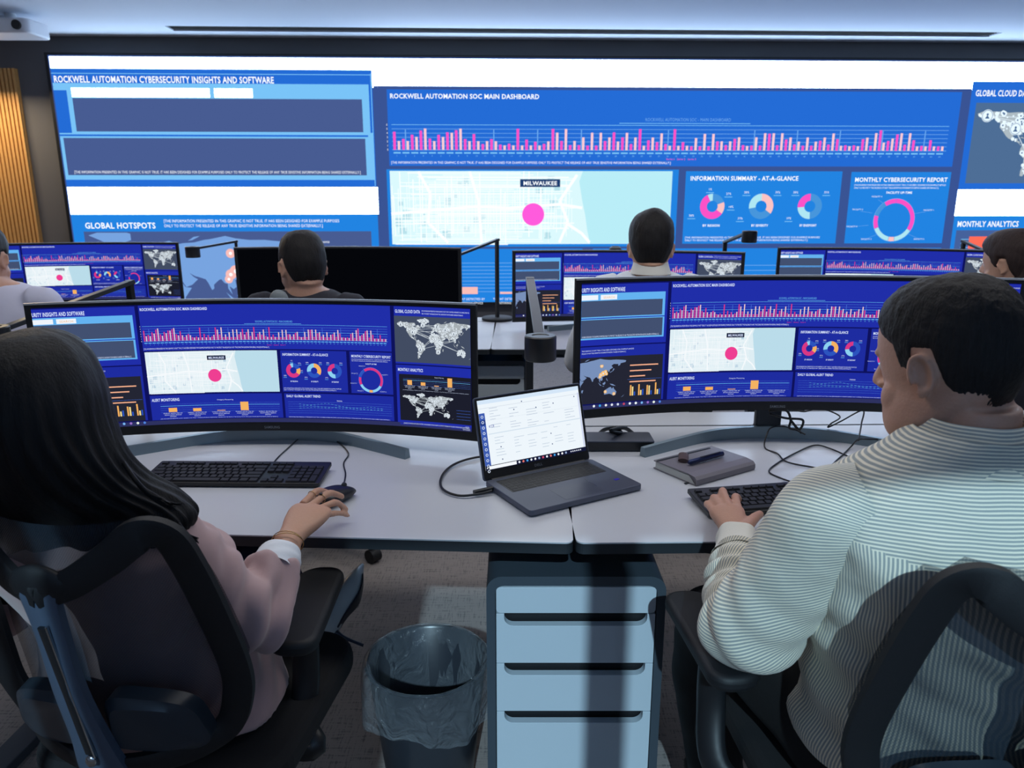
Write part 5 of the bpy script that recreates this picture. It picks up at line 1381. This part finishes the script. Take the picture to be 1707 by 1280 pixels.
def far_person(label, hc, yaw, pitch, cloth, hairL, hair_m, seatxy, skin=M_skin, thick=.006, tuft=None, hs=1.0, collar=None, w=1.0, extra=None, turn=0.0, arms=True):
    hc = Vector(hc); root = thing('person', label, 'person', (hc.x, seatxy[1], 0)); off = root.location
    T = Matrix.Translation(hc) @ Matrix.Rotation(math.radians(yaw), 4, 'Z') @ Matrix.Rotation(math.radians(pitch), 4, 'X') @ Matrix.Scale(hs, 4)
    cx, cy = seatxy; zt = hc.z - .077
    mb = MB(); mb.T = T; head_local(mb); mb.T = None
    nb_ = T @ Vector((0, -.028, -.06)); base = Vector((cx, cy + .045, zt))
    mb.loft([(nb_, (.055, 0, 0), (0, .058, 0), 2), (nb_.lerp(base, .5), (.052, 0, 0), (0, .055, 0), 2), (base, (.06, 0, 0), (0, .06, 0), 2), (base - Vector((0, 0, .06)), (.10, 0, 0), (0, .06, 0), 2)], 24, 4)
    TR = torso_rings(cx, cy, .50, w=w, top=zt)
    mb.loft(TR, 32, 4, grow=-.010)
    arm = {}
    for s in (-1, 1):
        sh = Vector((cx + s * .175 * w, cy + .03, zt - .085)); el = Vector((cx + s * .27 * w, cy + .10, .80)); wr = Vector((cx + s * .17, cy + .38 if arms else cy + .30, .775 if arms else .62)); arm[s] = (sh, el, wr)
        limb(mb, (sh, el, wr), (.044, .038, .027), 16, 5)
        f = Vector((-.1 * s, 1, 0)).normalized(); sd = Vector((1, .1 * s, 0)).normalized()
        m0 = [wr + f * .085 + sd * (s * -1) * (.030 - .02 * i) for i in range(4)]
        hand(mb, wr, m0, [m + f * .035 + Vector((0, 0, .006)) for m in m0], [m + f * .058 + Vector((0, 0, -.006)) for m in m0], [wr + f * .03 - sd * s * .035, wr + f * .06 - sd * s * .048])
    hips = []
    for s in (-1, 1):
        hp = Vector((cx + s * .09, cy + .04, .53)); kn = Vector((cx + s * .13, cy + .44, .53)); an = Vector((cx + s * .13, cy + .46, .09)); hips.append((hp, kn, an))
        limb(mb, (hp, kn, an), (.075, .055, .036), 16, 5); mb.ell(an + Vector((0, .07, -.045)), (.035, .11, .03))
    put(refine(mb, .006, 4), 'body', skin, root, off)
    # clothes
    mb = MB(); mb.loft(TR[:-1] + [((TR[-1][0][0], TR[-1][0][1], TR[-1][0][2] - .012), (.075, 0, 0), (0, .068, 0), 2)], 32, 4, grow=.006)
    for s in (-1, 1): limb(mb, (arm[s][0] - Vector((s * .03, 0, 0)), arm[s][0], arm[s][1], arm[s][2]), (.05, .062, .052, .040), 18, 5)
    me = refine(mb, .008, 8); displace(me, lambda p, n: .006 * noise.noise(Vector((p.x * 9, p.y * 9, p.z * 16)))); put(me, 'shirt', cloth, root, off)
    mb = MB()
    for hp, kn, an in hips: limb(mb, (hp - Vector((0, .06, 0)), hp, kn, an), (.09, .09, .068, .052), 18, 5)
    put(refine(mb, .012, 6), 'trousers', M_trouser, root, off)
    for hp, kn, an in hips:
        mb = MB(); mb.loft([(an + Vector((0, -.06, -.05)), (.03, 0, 0), (0, 0, .03), 2), (an + Vector((0, 0, -.045)), (.040, 0, 0), (0, 0, .042), 2.3), (an + Vector((0, .10, -.06)), (.044, 0, 0), (0, 0, .028), 2.3), (an + Vector((0, .19, -.068)), (.03, 0, 0), (0, 0, .016), 2)], 20, 4); mb.build('shoe', M_black, root, 'all', off=off)
    if hairL: put(hair_mesh(hairL, thick, T, .005, tuft=tuft), 'hair', hair_m, root, off)
    for s in (-1, 1):
        mb = MB(); mb.T = T; mb.ell((s * .030, .0715, .004), (.0125,) * 3, n=14, m=10); mb.build('eye', M_eye, root, 'all', off=off)
    if collar:
        mb = MB(); b2 = base + Vector((0, 0, -.018))
        mb.loft([(b2, (.078, 0, 0), (0, .078, 0), 2), (b2 + Vector((0, .004, .030)), (.068, 0, 0), (0, .070, 0), 2), (b2 + Vector((0, .006, .046)), (.064, 0, 0), (0, .066, 0), 2), (b2 + Vector((0, .006, .044)), (.059, 0, 0), (0, .061, 0), 2), (b2 + Vector((0, .004, .02)), (.058, 0, 0), (0, .060, 0), 2)], 32, 4, caps=False); mb.build('collar', collar, root, 'all', off=off)
    if extra: extra(root, off, T, base)
    return root

hB = P(505, 443, 2.78)
def bald_shine(root, off, T, base): pass
far_person('person with cropped receding hair and dark top before the switched-off black monitor', hB, 34, -8, M_navy, [(.105, .118), (.085, .112), (.06, .075), (.035, .036), (.026, -.012), (.010, -.020), (.006, .028), (-.022, .026), (-.034, -.02), (-.055, -.075), (-.09, -.085)], M_hair, (hB.x + .01, hB.y - .06), thick=.004, hs=1.02)
hC = P(1085, 413, 2.85)
far_person('person with thick dark hair and white collar before a lit far monitor', hC, -7, -6, M_white, [(.095, .09), (.07, .07), (.04, .034), (.026, -.005), (.012, -.012), (.006, .032), (-.022, .028), (-.034, -.0), (-.05, -.06), (-.09, -.085)], M_hair, (hC.x, hC.y - .06), skin=M_skin_w, thick=.012,
           tuft=lambda p: .011 * ss(.05, .0, abs(p.x - .006)) * ss(.09, .12, p.z) + .004 * ss(.03, .09, p.z), hs=.97, collar=mat('cream_collar', rgb(226, 224, 216), .8))
hL = P(-30, 432, 2.75)
far_person('person in a pale lilac-white shirt cut off by the left edge of the photo', hL, 6, -10, mat('pale_lilac_shirt', rgb(205, 205, 226), .8, bump=.3, scale=40), SHORT, M_hair, (hL.x + .02, hL.y - .06), thick=.006, w=1.15)
hR = P(1683, 440, 2.95)
def bun(root, off, T, base):
    mb = MB(); mb.T = T
    mb.ell((0, -.085, -.045), (.062, .045, .075)); mb.ell((0, -.05, -.08), (.066, .055, .07)); mb.ell((0, -.04, .05), (.083, .088, .080))
    put(refine(mb, .006, 8), 'gathered_hair', M_hairB, root, off)
far_person('brown-haired person with gathered hair at the right edge, above the striped-shirt person', hR, 32, -8, M_navy, SHORT, M_hairB, (hR.x + .02, hR.y - .08), skin=M_skin_w, thick=.014, extra=bun, hs=.98)

# ---------------------------------------------------------------- the person in the striped shirt (right)
def striped_person():
    hc = P(1580, 607, 1.10); cx, cy = .675, 1.0
    root = thing('person', 'person with cropped dark hair in a striped shirt typing on the right keyboard', 'person', (cx, cy, 0)); off = root.location
    T = Matrix.Translation(hc) @ Matrix.Rotation(math.radians(31), 4, 'Z') @ Matrix.Rotation(math.radians(-13), 4, 'X') @ Matrix.Rotation(math.radians(2), 4, 'Y') @ Matrix.Scale(1.015, 4)
    TR = [((cx, 1.06, .49), (.19, 0, 0), (0, .14, 0), 2.4), ((cx, 1.06, .60), (.195, 0, 0), (0, .140, 0), 2.4), ((cx - .005, 1.04, .74), (.19, 0, 0), (0, .14, 0), 2.4), ((cx - .01, 1.02, .86), (.205, 0, 0), (0, .145, 0), 2.5),
          ((cx - .01, 1.005, .95), (.222, 0, 0), (0, .135, 0), 2.6), ((cx - .012, 1.01, 1.01), (.222, 0, 0), (0, .115, 0), 2.4), ((cx - .015, 1.01, 1.05), (.182, 0, 0), (0, .095, 0), 2.2), ((cx - .018, 1.01, 1.085), (.125, 0, 0), (0, .082, 0), 2), ((cx - .02, 1.012, 1.115), (.078, 0, 0), (0, .078, 0), 2)]
    sh = Vector((cx - .205, 1.005, .985)); el = Vector((.385, 1.10, .735)); wr = atz(1228, 892, .785); 
    shR = Vector((cx + .19, 1.0, .985)); elR = Vector((.955, 1.14, .75)); wrR = Vector((.86, 1.43, .785))
    # body
    mb = MB(); mb.T = T; head_local(mb, 1.28); mb.T = None
    nb_ = T @ Vector((0, -.030, -.055)); base = Vector((cx - .02, 1.02, 1.07))
    mb.loft([(nb_, (.062, 0, 0), (0, .064, 0), 2), (nb_.lerp(base, .5), (.062, 0, 0), (0, .064, 0), 2), (base, (.068, 0, 0), (0, .066, 0), 2), (base - Vector((0, 0, .08)), (.10, 0, 0), (0, .07, 0), 2)], 28, 5)
    mb.loft(TR[:-1], 36, 4, grow=-.014)
    limb(mb, (sh, el, wr - Vector((0, .0, .0))), (.046, .042, .028)); limb(mb, (shR, elR, wrR), (.046, .042, .028))
    K = lambda x, y, z: atz(x, y, z)
    hand(mb, wr, [K(1230, 847, .803), K(1214, 843, .808), K(1202, 848, .804), K(1192, 856, .797)], [K(1226, 829, .802), K(1205, 820, .806), K(1191, 831, .800), K(1180, 841, .793)],
         [K(1232, 833, .768), K(1206, 822, .768), K(1188, 832, .767), K(1177, 842, .766)], [K(1244, 878, .795), K(1257, 864, .785), K(1267, 857, .770)], r=.0090)
    f = Vector((-.15, 1, 0)).normalized(); m0 = [wrR + f * .09 + Vector((-.032 + .021 * i, 0, .006)) for i in range(4)]
    hand(mb, wrR, m0, [m + f * .035 + Vector((0, 0, .004)) for m in m0], [m + f * .05 + Vector((0, 0, -.02)) for m in m0], [wrR + f * .03 + Vector((-.035, 0, 0)), wrR + f * .06 + Vector((-.05, 0, -.012))], r=.0088)
    legs = [(Vector((cx - .09, 1.03, .55)), Vector((.425, 1.40, .565)), Vector((.47, 1.44, .10))), (Vector((cx + .10, 1.03, .55)), Vector((.86, 1.46, .54)), Vector((.86, 1.50, .10)))]
    for hp, kn, an in legs: limb(mb, (hp, kn, an), (.08, .056, .036), 18, 5); mb.ell(an + Vector((0, .07, -.045)), (.035, .11, .03))
    body = refine(mb, .0034, 4, .45)
    put(body, 'body', [M_skin], root, off)
    # trousers
    mb = MB(); mb.loft([((cx, 1.06, .47), (.17, 0, 0), (0, .135, 0), 2.4), ((cx, 1.06, .56), (.185, 0, 0), (0, .135, 0), 2.4), ((cx, 1.05, .66), (.183, 0, 0), (0, .13, 0), 2.4)], 32, 4)
    for hp, kn, an in legs: limb(mb, (hp - Vector((0, .05, 0)), hp, kn, an), (.10, .105, .082, .062), 22, 6)
    me = refine(mb, .009, 8); displace(me, lambda p, n: .006 * noise.noise(Vector((p.x * 10, p.y * 10, p.z * 14)))); put(me, 'trousers', M_trouser, root, off)
    for hp, kn, an in legs:
        mb = MB(); mb.loft([(an + Vector((0, -.06, -.05)), (.03, 0, 0), (0, 0, .03), 2), (an + Vector((0, 0, -.045)), (.040, 0, 0), (0, 0, .042), 2.3), (an + Vector((0, .10, -.06)), (.044, 0, 0), (0, 0, .028), 2.3), (an + Vector((0, .19, -.068)), (.03, 0, 0), (0, 0, .016), 2)], 20, 4); mb.build('shoe', M_black, root, 'all', off=off)
    # shirt trunk: yoke with crosswise stripes above, lengthwise stripes below
    def wob(a, L, p):
        low = ss(1.0, .70, p.z)
        w = .007 * noise.noise(Vector((p.x * 7, p.y * 7, p.z * 9))) + .004 * noise.noise(Vector((p.x * 18, p.y * 18, p.z * 26)))
        w += .010 * ss(.95, .8, p.z) * math.sin(p.z * 75 + p.x * 30 + 2 * math.sin(p.x * 11)) * .55
        w += .004 * ss(.99, .94, p.z) * math.sin(p.x * 60 + p.z * 30)
        return w + .006 * ss(.80, .62, p.z)
    mb = MB(); mb.loft([((cx, 1.065, .58), (.20, 0, 0), (0, .150, 0), 2.4)] + TR[2:], 120, 14, caps=False, wob=wob, grow=.004, mfun=lambda a, L, tot, p: 1 if L > .395 + .018 * math.cos(2 * a) else 0)
    mb.build('shirt', [M_shirt_a, M_shirt_b], root, 'all', off=off)
    # pleat loop and back pleat
    y0 = 1.005 - .135; 
    mb = MB(); mb.tube(smoothpath([(cx - .045, y0 - .006, .972), (cx - .035, y0 - .012, .962), (cx - .018, y0 - .012, .962), (cx - .010, y0 - .007, .972)], 6), .0032, 8); mb.build('locker_loop', M_shirt_b, root, 'all', off=off)
    # sleeves, each with its fold pattern
    def sleeve(name, a, b, c, r, seed):
        def wob(al, L, p):
            k = ss(.0, .08, L); d = (p - b).length
            w = .008 * noise.noise(Vector((p.x * 9 + seed, p.y * 9, p.z * 11)))
            w += .007 * math.exp(-(d / .12) ** 2) * math.sin(L * 95 + 2.2 * math.sin(al * 1 + seed))
            w += .0045 * ss(.34, .44, L) * math.sin(L * 150 + 1.5 * math.sin(al))
            return w * k
        pts = [a + (a - b) * .16 + Vector((.03 * (1 if seed == 0 else -1), 0, -.012)), a, a.lerp(b, .5), b, b.lerp(c, .42), b.lerp(c, .74)]
        rr = [.062, .078, .076, .072, .060, .047]; rings = []
        P_ = [Vector(p) for p in pts]
        for i, p in enumerate(P_):
            t_ = (P_[min(i + 1, len(P_) - 1)] - P_[max(i - 1, 0)]).normalized(); x = t_.cross(Vector((.3, .2, 1))).normalized(); y = x.cross(t_).normalized()
            rings.append((p, x * rr[i] * r, y * rr[i] * r * .96, 2.1))
        mb = MB(); mb.loft(rings, 96, 18, caps=False, wob=wob); mb.build(name, M_shirt_s, root, 'all', off=off)
        t_ = (c - b).normalized(); x = t_.cross(Vector((0, 0, 1))).normalized(); y = x.cross(t_)
        q = [(b.lerp(c, .70), .052), (b.lerp(c, .74), .047), (b.lerp(c, .86), .041), (b.lerp(c, .97), .040), (b.lerp(c, .975), .0385), (b.lerp(c, .88), .037)]
        mb = MB(); mb.loft([(p, x * k, y * k * .9, 2.1) for p, k in q], 48, 5, caps=False, wob=lambda al, L, p: .0015 * math.sin(al * 5 + L * 40)); mb.build('cuff', mat_cuff, root, 'all', off=off)
    mat_cuff = mat('cream_cotton', rgb(226, 224, 214), .8, bump=.2, scale=300)
    sleeve('sleeve', sh, el, wr, 1.0, 0); sleeve('sleeve', shR, elR, wrR, 1.0, 3)
    # seam line over the shoulder
    # collar
    b2 = Vector((cx - .02, 1.018, 1.082)); nd = (nb_ - base).normalized()
    mb = MB(); mb.loft([(b2 - nd * .012, (.098, 0, 0), (0, .096, .0), 2), (b2 + nd * .012, (.086, 0, 0), (0, .086, .0), 2), (b2 + nd * .034, (.0765, 0, 0), (0, .078, 0), 2), (b2 + nd * .045, (.0735, 0, 0), (0, .075, 0), 2), (b2 + nd * .046, (.071, 0, 0), (0, .072, 0), 2), (b2 + nd * .01, (.070, 0, 0), (0, .071, 0), 2)], 64, 6, caps=False, wob=lambda a, L, p: .001 * math.sin(7 * a))
    mb.build('collar', M_shirt_b, root, 'all', off=off)
    put(hair_mesh(SHORT, .0050, T, .0024, rough=.0018, fs=90, fade=.75), 'hair', M_hair, root, off)
    for s in (-1, 1):
        mb = MB(); mb.T = T; mb.ell((s * .030, .0715, .004), (.0125,) * 3, n=16, m=12); mb.build('eye', M_eye, root, 'all', off=off)
    return root
striped_person()

# ---------------------------------------------------------------- the person in the pink blazer (left)
def blazer_person():
    hc = P(66, 690, 1.13); cx, cy = -.665, 1.13
    root = thing('person', 'person with long black hair in a dusty pink blazer, hand on the mouse', 'person', (cx, cy, 0)); off = root.location
    T = Matrix.Translation(hc) @ Matrix.Rotation(math.radians(-4), 4, 'Z') @ Matrix.Rotation(math.radians(-12), 4, 'X') @ Matrix.Scale(.96, 4)
    TR = [((cx, 1.25, .46), (.17, 0, 0), (0, .13, 0), 2.4), ((cx, 1.235, .58), (.165, 0, 0), (0, .125, 0), 2.4), ((cx, 1.20, .70), (.150, 0, 0), (0, .11, 0), 2.3), ((cx, 1.17, .80), (.165, 0, 0), (0, .115, 0), 2.4),
          ((cx, 1.145, .85), (.175, 0, 0), (0, .11, 0), 2.5), ((cx, 1.12, .89), (.160, 0, 0), (0, .092, 0), 2.3), ((cx, 1.12, .922), (.110, 0, 0), (0, .070, 0), 2.1), ((cx, 1.12, .96), (.056, 0, 0), (0, .056, 0), 2)]
    sh = P(284, 916, 1.215); el = P(428, 1032, 1.30); wr = atz(484, 896, .785); cuff = atz(461, 938, .782)
    shL = Vector((cx - .165, 1.10, .89)); elL = Vector((-.93, 1.22, .70)); wrL = Vector((-.86, 1.47, .775))
    mb = MB(); mb.T = T; head_local(mb); mb.T = None
    nb_ = T @ Vector((0, -.028, -.055)); base = Vector((cx, 1.12, .95))
    mb.loft([(nb_, (.050, 0, 0), (0, .052, 0), 2), (nb_.lerp(base, .5), (.046, 0, 0), (0, .048, 0), 2), (base, (.052, 0, 0), (0, .052, 0), 2), (base - Vector((0, 0, .07)), (.09, 0, 0), (0, .06, 0), 2)], 24, 5)
    mb.loft(TR[:-1], 36, 4, grow=-.012)
    limb(mb, (sh - Vector((.03, 0, .0)), el, wr), (.036, .033, .0235)); limb(mb, (shL, elL, wrL), (.036, .033, .024))
    K = atz
    hand(mb, wr, [K(509, 836, .806), K(519, 843, .808), K(527, 851, .803), K(531, 862, .795)], [K(527, 819, .812), K(546, 823, .812), K(557, 838, .802), K(555, 856, .785)],
         [K(548, 822, .786), K(571, 828, .784), K(577, 849, .770), K(580, 859, .757)], [K(497, 858, .785), K(508, 838, .775), K(524, 830, .765)], r=.0078)
    f = Vector((.1, 1, 0)).normalized(); m0 = [wrL + f * .08 + Vector((.028 - .019 * i, 0, .004)) for i in range(4)]
    hand(mb, wrL, m0, [m + f * .033 for m in m0], [m + f * .05 + Vector((0, 0, -.018)) for m in m0], [wrL + f * .03 + Vector((.033, 0, -.005)), wrL + f * .055 + Vector((.045, 0, -.012))], r=.0076)
    foot = P(553, 1048, 1.93); toe = P(590, 960, 2.05)
    d = (toe - foot).normalized(); u2 = Vector((-.93, -.12, .12)); u2 = (u2 - d * u2.dot(d)).normalized(); s2 = d.cross(u2).normalized()
    legs = [(Vector((cx + .08, 1.24, .50)), Vector((-.60, 1.60, .60)), foot + u2 * .085), (Vector((cx - .09, 1.24, .50)), Vector((-.72, 1.58, .49)), Vector((-.74, 1.62, .12)))]
    for hp, kn, an in legs: limb(mb, (hp, kn, an), (.07, .05, .032), 18, 5)
    limb(mb, (foot + u2 * .085, foot + u2 * .035 + d * .01, foot + d * .10), (.030, .024, .016), 16, 4)
    mb.ell(Vector((-.74, 1.69, .06)), (.034, .11, .03))
    put(refine(mb, .0034, 4, .45), 'body', M_skin_w, root, off)
    # jeans
    mb = MB(); mb.loft([((cx, 1.25, .43), (.155, 0, 0), (0, .13, 0), 2.4), ((cx, 1.245, .52), (.17, 0, 0), (0, .13, 0), 2.4), ((cx, 1.235, .60), (.16, 0, 0), (0, .12, 0), 2.4)], 32, 4)
    for (hp, kn, an), e in zip(legs, (.9, 1)): limb(mb, (hp - Vector((0, .05, 0)), hp, kn, kn.lerp(an, .93)), (.085, .09, .072, .050), 20, 6)
    me = refine(mb, .009, 8); displace(me, lambda p, n: .004 * noise.noise(Vector((p.x * 12, p.y * 12, p.z * 16)))); put(me, 'jeans', M_jeans, root, off)
    # blazer
    mb = MB(); mb.loft([((cx + .01, 1.25, .50), (.205, 0, 0), (0, .145, 0), 2.4), ((cx + .005, 1.24, .58), (.190, 0, 0), (0, .135, 0), 2.4)] + TR[2:-1] + [((cx, 1.12, .95), (.066, 0, 0), (0, .064, 0), 2)], 48, 6, grow=.014)
    limb(mb, (sh - Vector((.05, -.03, .01)), sh, sh.lerp(el, .5), el, el.lerp(cuff, .55), cuff.lerp(el, .03)), (.052, .064, .060, .057, .054, .049), 28, 7)
    limb(mb, (shL + Vector((.05, 0, .0)), shL, elL, elL.lerp(wrL, .8)), (.05, .060, .054, .045), 24, 7)
    me = refine(mb, .0055, 6)
    def wr_(p, n):
        d = (p - el).length; k = math.exp(-(d / .16) ** 2); ax = (sh - cuff).normalized(); q = (p - el)
        fold = math.sin(q.dot(ax) * 115 + 3.0 * noise.noise(p * 11) + 1.6 * math.sin(q.cross(ax).z * 30))
        return .0095 * k * fold + .005 * noise.noise(Vector((p.x * 12, p.y * 12, p.z * 14))) + .003 * math.exp(-((p - sh).length / .08) ** 2) * math.sin(q.dot(ax) * 140)
    displace(me, wr_); put(me, 'blazer', M_blazer, root, off)
    # pale cuff and jewellery
    t_ = (wr - cuff).normalized(); x = t_.cross(Vector((0, 0, 1))).normalized(); y = x.cross(t_)
    mb = MB(); mb.loft([(cuff - t_ * .035, x * .038, y * .034, 2), (cuff - t_ * .005, x * .042, y * .038, 2), (cuff + t_ * .020, x * .0405, y * .037, 2), (cuff + t_ * .022, x * .0375, y * .033, 2), (cuff - t_ * .02, x * .036, y * .032, 2)], 40, 5, caps=False, wob=lambda a, L, p: .0012 * math.sin(4 * a + L * 200)); mb.build('blouse_cuff', M_white, root, 'all', off=off)
    for k, tl in ((.62, .15), (.66, -.12)):
        c = cuff.lerp(wr, k + .15); pts = []
        for i in range(33):
            a = 2 * math.pi * i / 32; pts.append(c + x * .0305 * math.cos(a) + y * .0265 * math.sin(a) + t_ * (.010 * math.cos(a + tl * 9) * (1 if tl > 0 else -.6)))
        mb = MB(); mb.tube(pts, .0009, 6, caps=False); mb.build('bracelet', M_gold, root, 'all', off=off)
    for (x0, y0, z0), (x1, y1, z1) in (((509, 836, .806), (527, 819, .812)), ((519, 843, .808), (546, 823, .812))):
        a, b = K(x0, y0, z0), K(x1, y1, z1); c = a.lerp(b, .62); d = (b - a).normalized(); u = d.cross(Vector((0, 0, 1))).normalized(); v = u.cross(d)
        pts = [c + u * .0094 * math.cos(2 * math.pi * i / 24) + v * .0094 * math.sin(2 * math.pi * i / 24) for i in range(25)]
        mb = MB(); mb.tube(pts, .0008, 6, caps=False); rg = mb.build('ring', M_gold, root, 'all', off=off)
        if x0 == 519:
            mb = MB(); mb.ell(c + v * .0105, (.0036, .0036, .0024)); mb.build('ring_stone', M_black, rg, 'all', off=off)
    # high-heeled shoes
    shoe_m = mat('silver_white_leather', rgb(214, 222, 226), .35)
    d = (toe - foot).normalized(); sd = d.cross(Vector((0, 0, 1))).normalized(); upv = sd.cross(d).normalized()
    # seen from behind and below: the sole faces the room
    u2 = Vector((-.93, -.12, .12)); u2 = (u2 - d * u2.dot(d)).normalized(); s2 = d.cross(u2).normalized()
    def shoe(h, d, s2, u2, L=.205):
        mb = MB()
        mb.loft([(h - d * .030 + u2 * .03, s2 * .018, u2 * .026, 2), (h - d * .010 + u2 * .024, s2 * .034, u2 * .040, 2.2), (h + d * .05 + u2 * .012, s2 * .035, u2 * .035, 2.3), (h + d * .10 - u2 * .004, s2 * .042, u2 * .032, 2.4), (h + d * .135 + u2 * -.008, s2 * .044, u2 * .026, 2.3), (h + d * .17 - u2 * .008, s2 * .030, u2 * .016, 2), (h + d * L - u2 * .010, s2 * .004, u2 * .004, 2)], 28, 5)
        sh_ = mb.build('shoe', shoe_m, root, 'all', off=off)
        mb = MB(); mb.tube(smoothpath([h - d * .008 - u2 * .012, h - d * .014 - u2 * .04, h - d * .020 - u2 * .092], 5), [.013, .011, .009, .0075, .006, .005, .0045, .004, .004, .004, .004], 12); mb.build('stiletto_heel', mat('dark_blue_heel', rgb(50, 60, 80), .4), sh_, 'all', off=off)
        mb = MB(); mb.loft([(h - d * .0 - u2 * .014, s2 * .018, u2 * .003, 2.2), (h + d * .05 - u2 * .022, s2 * .022, u2 * .003, 2.3), (h + d * .10 - u2 * .035, s2 * .036, u2 * .003, 2.4), (h + d * .135 - u2 * .033, s2 * .036, u2 * .003, 2.3), (h + d * .165 - u2 * .024, s2 * .024, u2 * .003, 2)], 20, 4); mb.build('sole', mat('dark_sole', rgb(46, 52, 66), .5), sh_, 'all', off=off)
    shoe(foot, d, s2, u2)
    shoe(Vector((-.74, 1.62, .085)), Vector((0, .95, -.31)).normalized(), Vector((1, 0, 0)), Vector((0, .31, .95)).normalized())
    # long hair: one falling mass plus loose locks
    def ringz(px, py, Z, rx, ry, e=2.1, dyy=0): 
        p = P(px, py, Z); return ((p.x, p.y + dyy, p.z), (rx, 0, 0), (0, ry, 0), e)
    def hw(a, L, p):
        return .0035 * math.sin(a * 26 + 3 * noise.noise(Vector((a * 2, L * 6, 0)))) * ss(.05, .2, L) + .006 * noise.noise(Vector((math.cos(a) * 3, math.sin(a) * 3, L * 4)))
    mb = MB(); mb.loft([((hc.x + .0, hc.y + .01, hc.z + .128), (.012, 0, 0), (0, .016, 0), 2), ((hc.x + .002, hc.y + .0, hc.z + .118), (.048, 0, 0), (0, .055, 0), 2), ((hc.x + .003, hc.y - .005, hc.z + .092), (.076, 0, 0), (0, .084, 0), 2.1), ((hc.x + .004, hc.y - .012, hc.z + .045), (.094, 0, 0), (0, .102, 0), 2.1), ((hc.x + .004, hc.y - .02, hc.z - .01), (.103, 0, 0), (0, .100, 0), 2.2),
                        ((hc.x + .008, hc.y - .025, hc.z - .06), (.116, 0, 0), (0, .086, 0), 2.3), ((hc.x + .012, hc.y - .010, hc.z - .105), (.135, 0, 0), (0, .082, 0), 2.4), ((hc.x + .022, hc.y + .012, hc.z - .145), (.166, 0, 0), (0, .078, 0), 2.5), ((hc.x + .024, hc.y + .018, hc.z - .185), (.180, 0, 0), (0, .072, 0), 2.6), ((hc.x, hc.y + .012, hc.z - .25), (.14, 0, 0), (0, .045, 0), 2.6), ((hc.x, hc.y + .02, hc.z - .32), (.12, 0, 0), (0, .03, 0), 2.4)], 160, 8, wob=hw)
    # the face side stays open
    hair = mb.build('long_hair', M_hairL, root, 'all', off=off)
    rnd = random.Random(8); mb = MB()
    for k in range(26):
        s_ = rnd.random(); a = P(205 + 20 * s_, 770 + 30 * s_, 1.10); b = P(262 + 15 * s_, 832 + rnd.uniform(-3, 8), 1.11); c = P(282 + rnd.uniform(0, 26), 838 + rnd.uniform(0, 16), 1.10)
        mb.tube(smoothpath([a, a.lerp(b, .55) + Vector((-.004, 0, -.004)), b, c], 5), [.0035 * (1 - .9 * j / 15) for j in range(16)], 5)
    for k in range(7):
        a = P(298 + 2 * k, 872 + 3 * k, 1.09); mb.tube(smoothpath([a, P(312 + 2 * k, 888 + 2 * k, 1.09), P(322 + rnd.uniform(0, 10), 897 + rnd.uniform(0, 12), 1.09)], 4), [.0022, .002, .0018, .0015, .0012, .001, .0008, .0006, .0004], 5)
    mb.build('loose_locks', M_hairL, root, 'all', off=off)
    for s in (-1, 1):
        mb = MB(); mb.T = T; mb.ell((s * .030, .0715, .004), (.0125,) * 3, n=16, m=12); mb.build('eye', M_eye, root, 'all', off=off)
    return root
blazer_person()
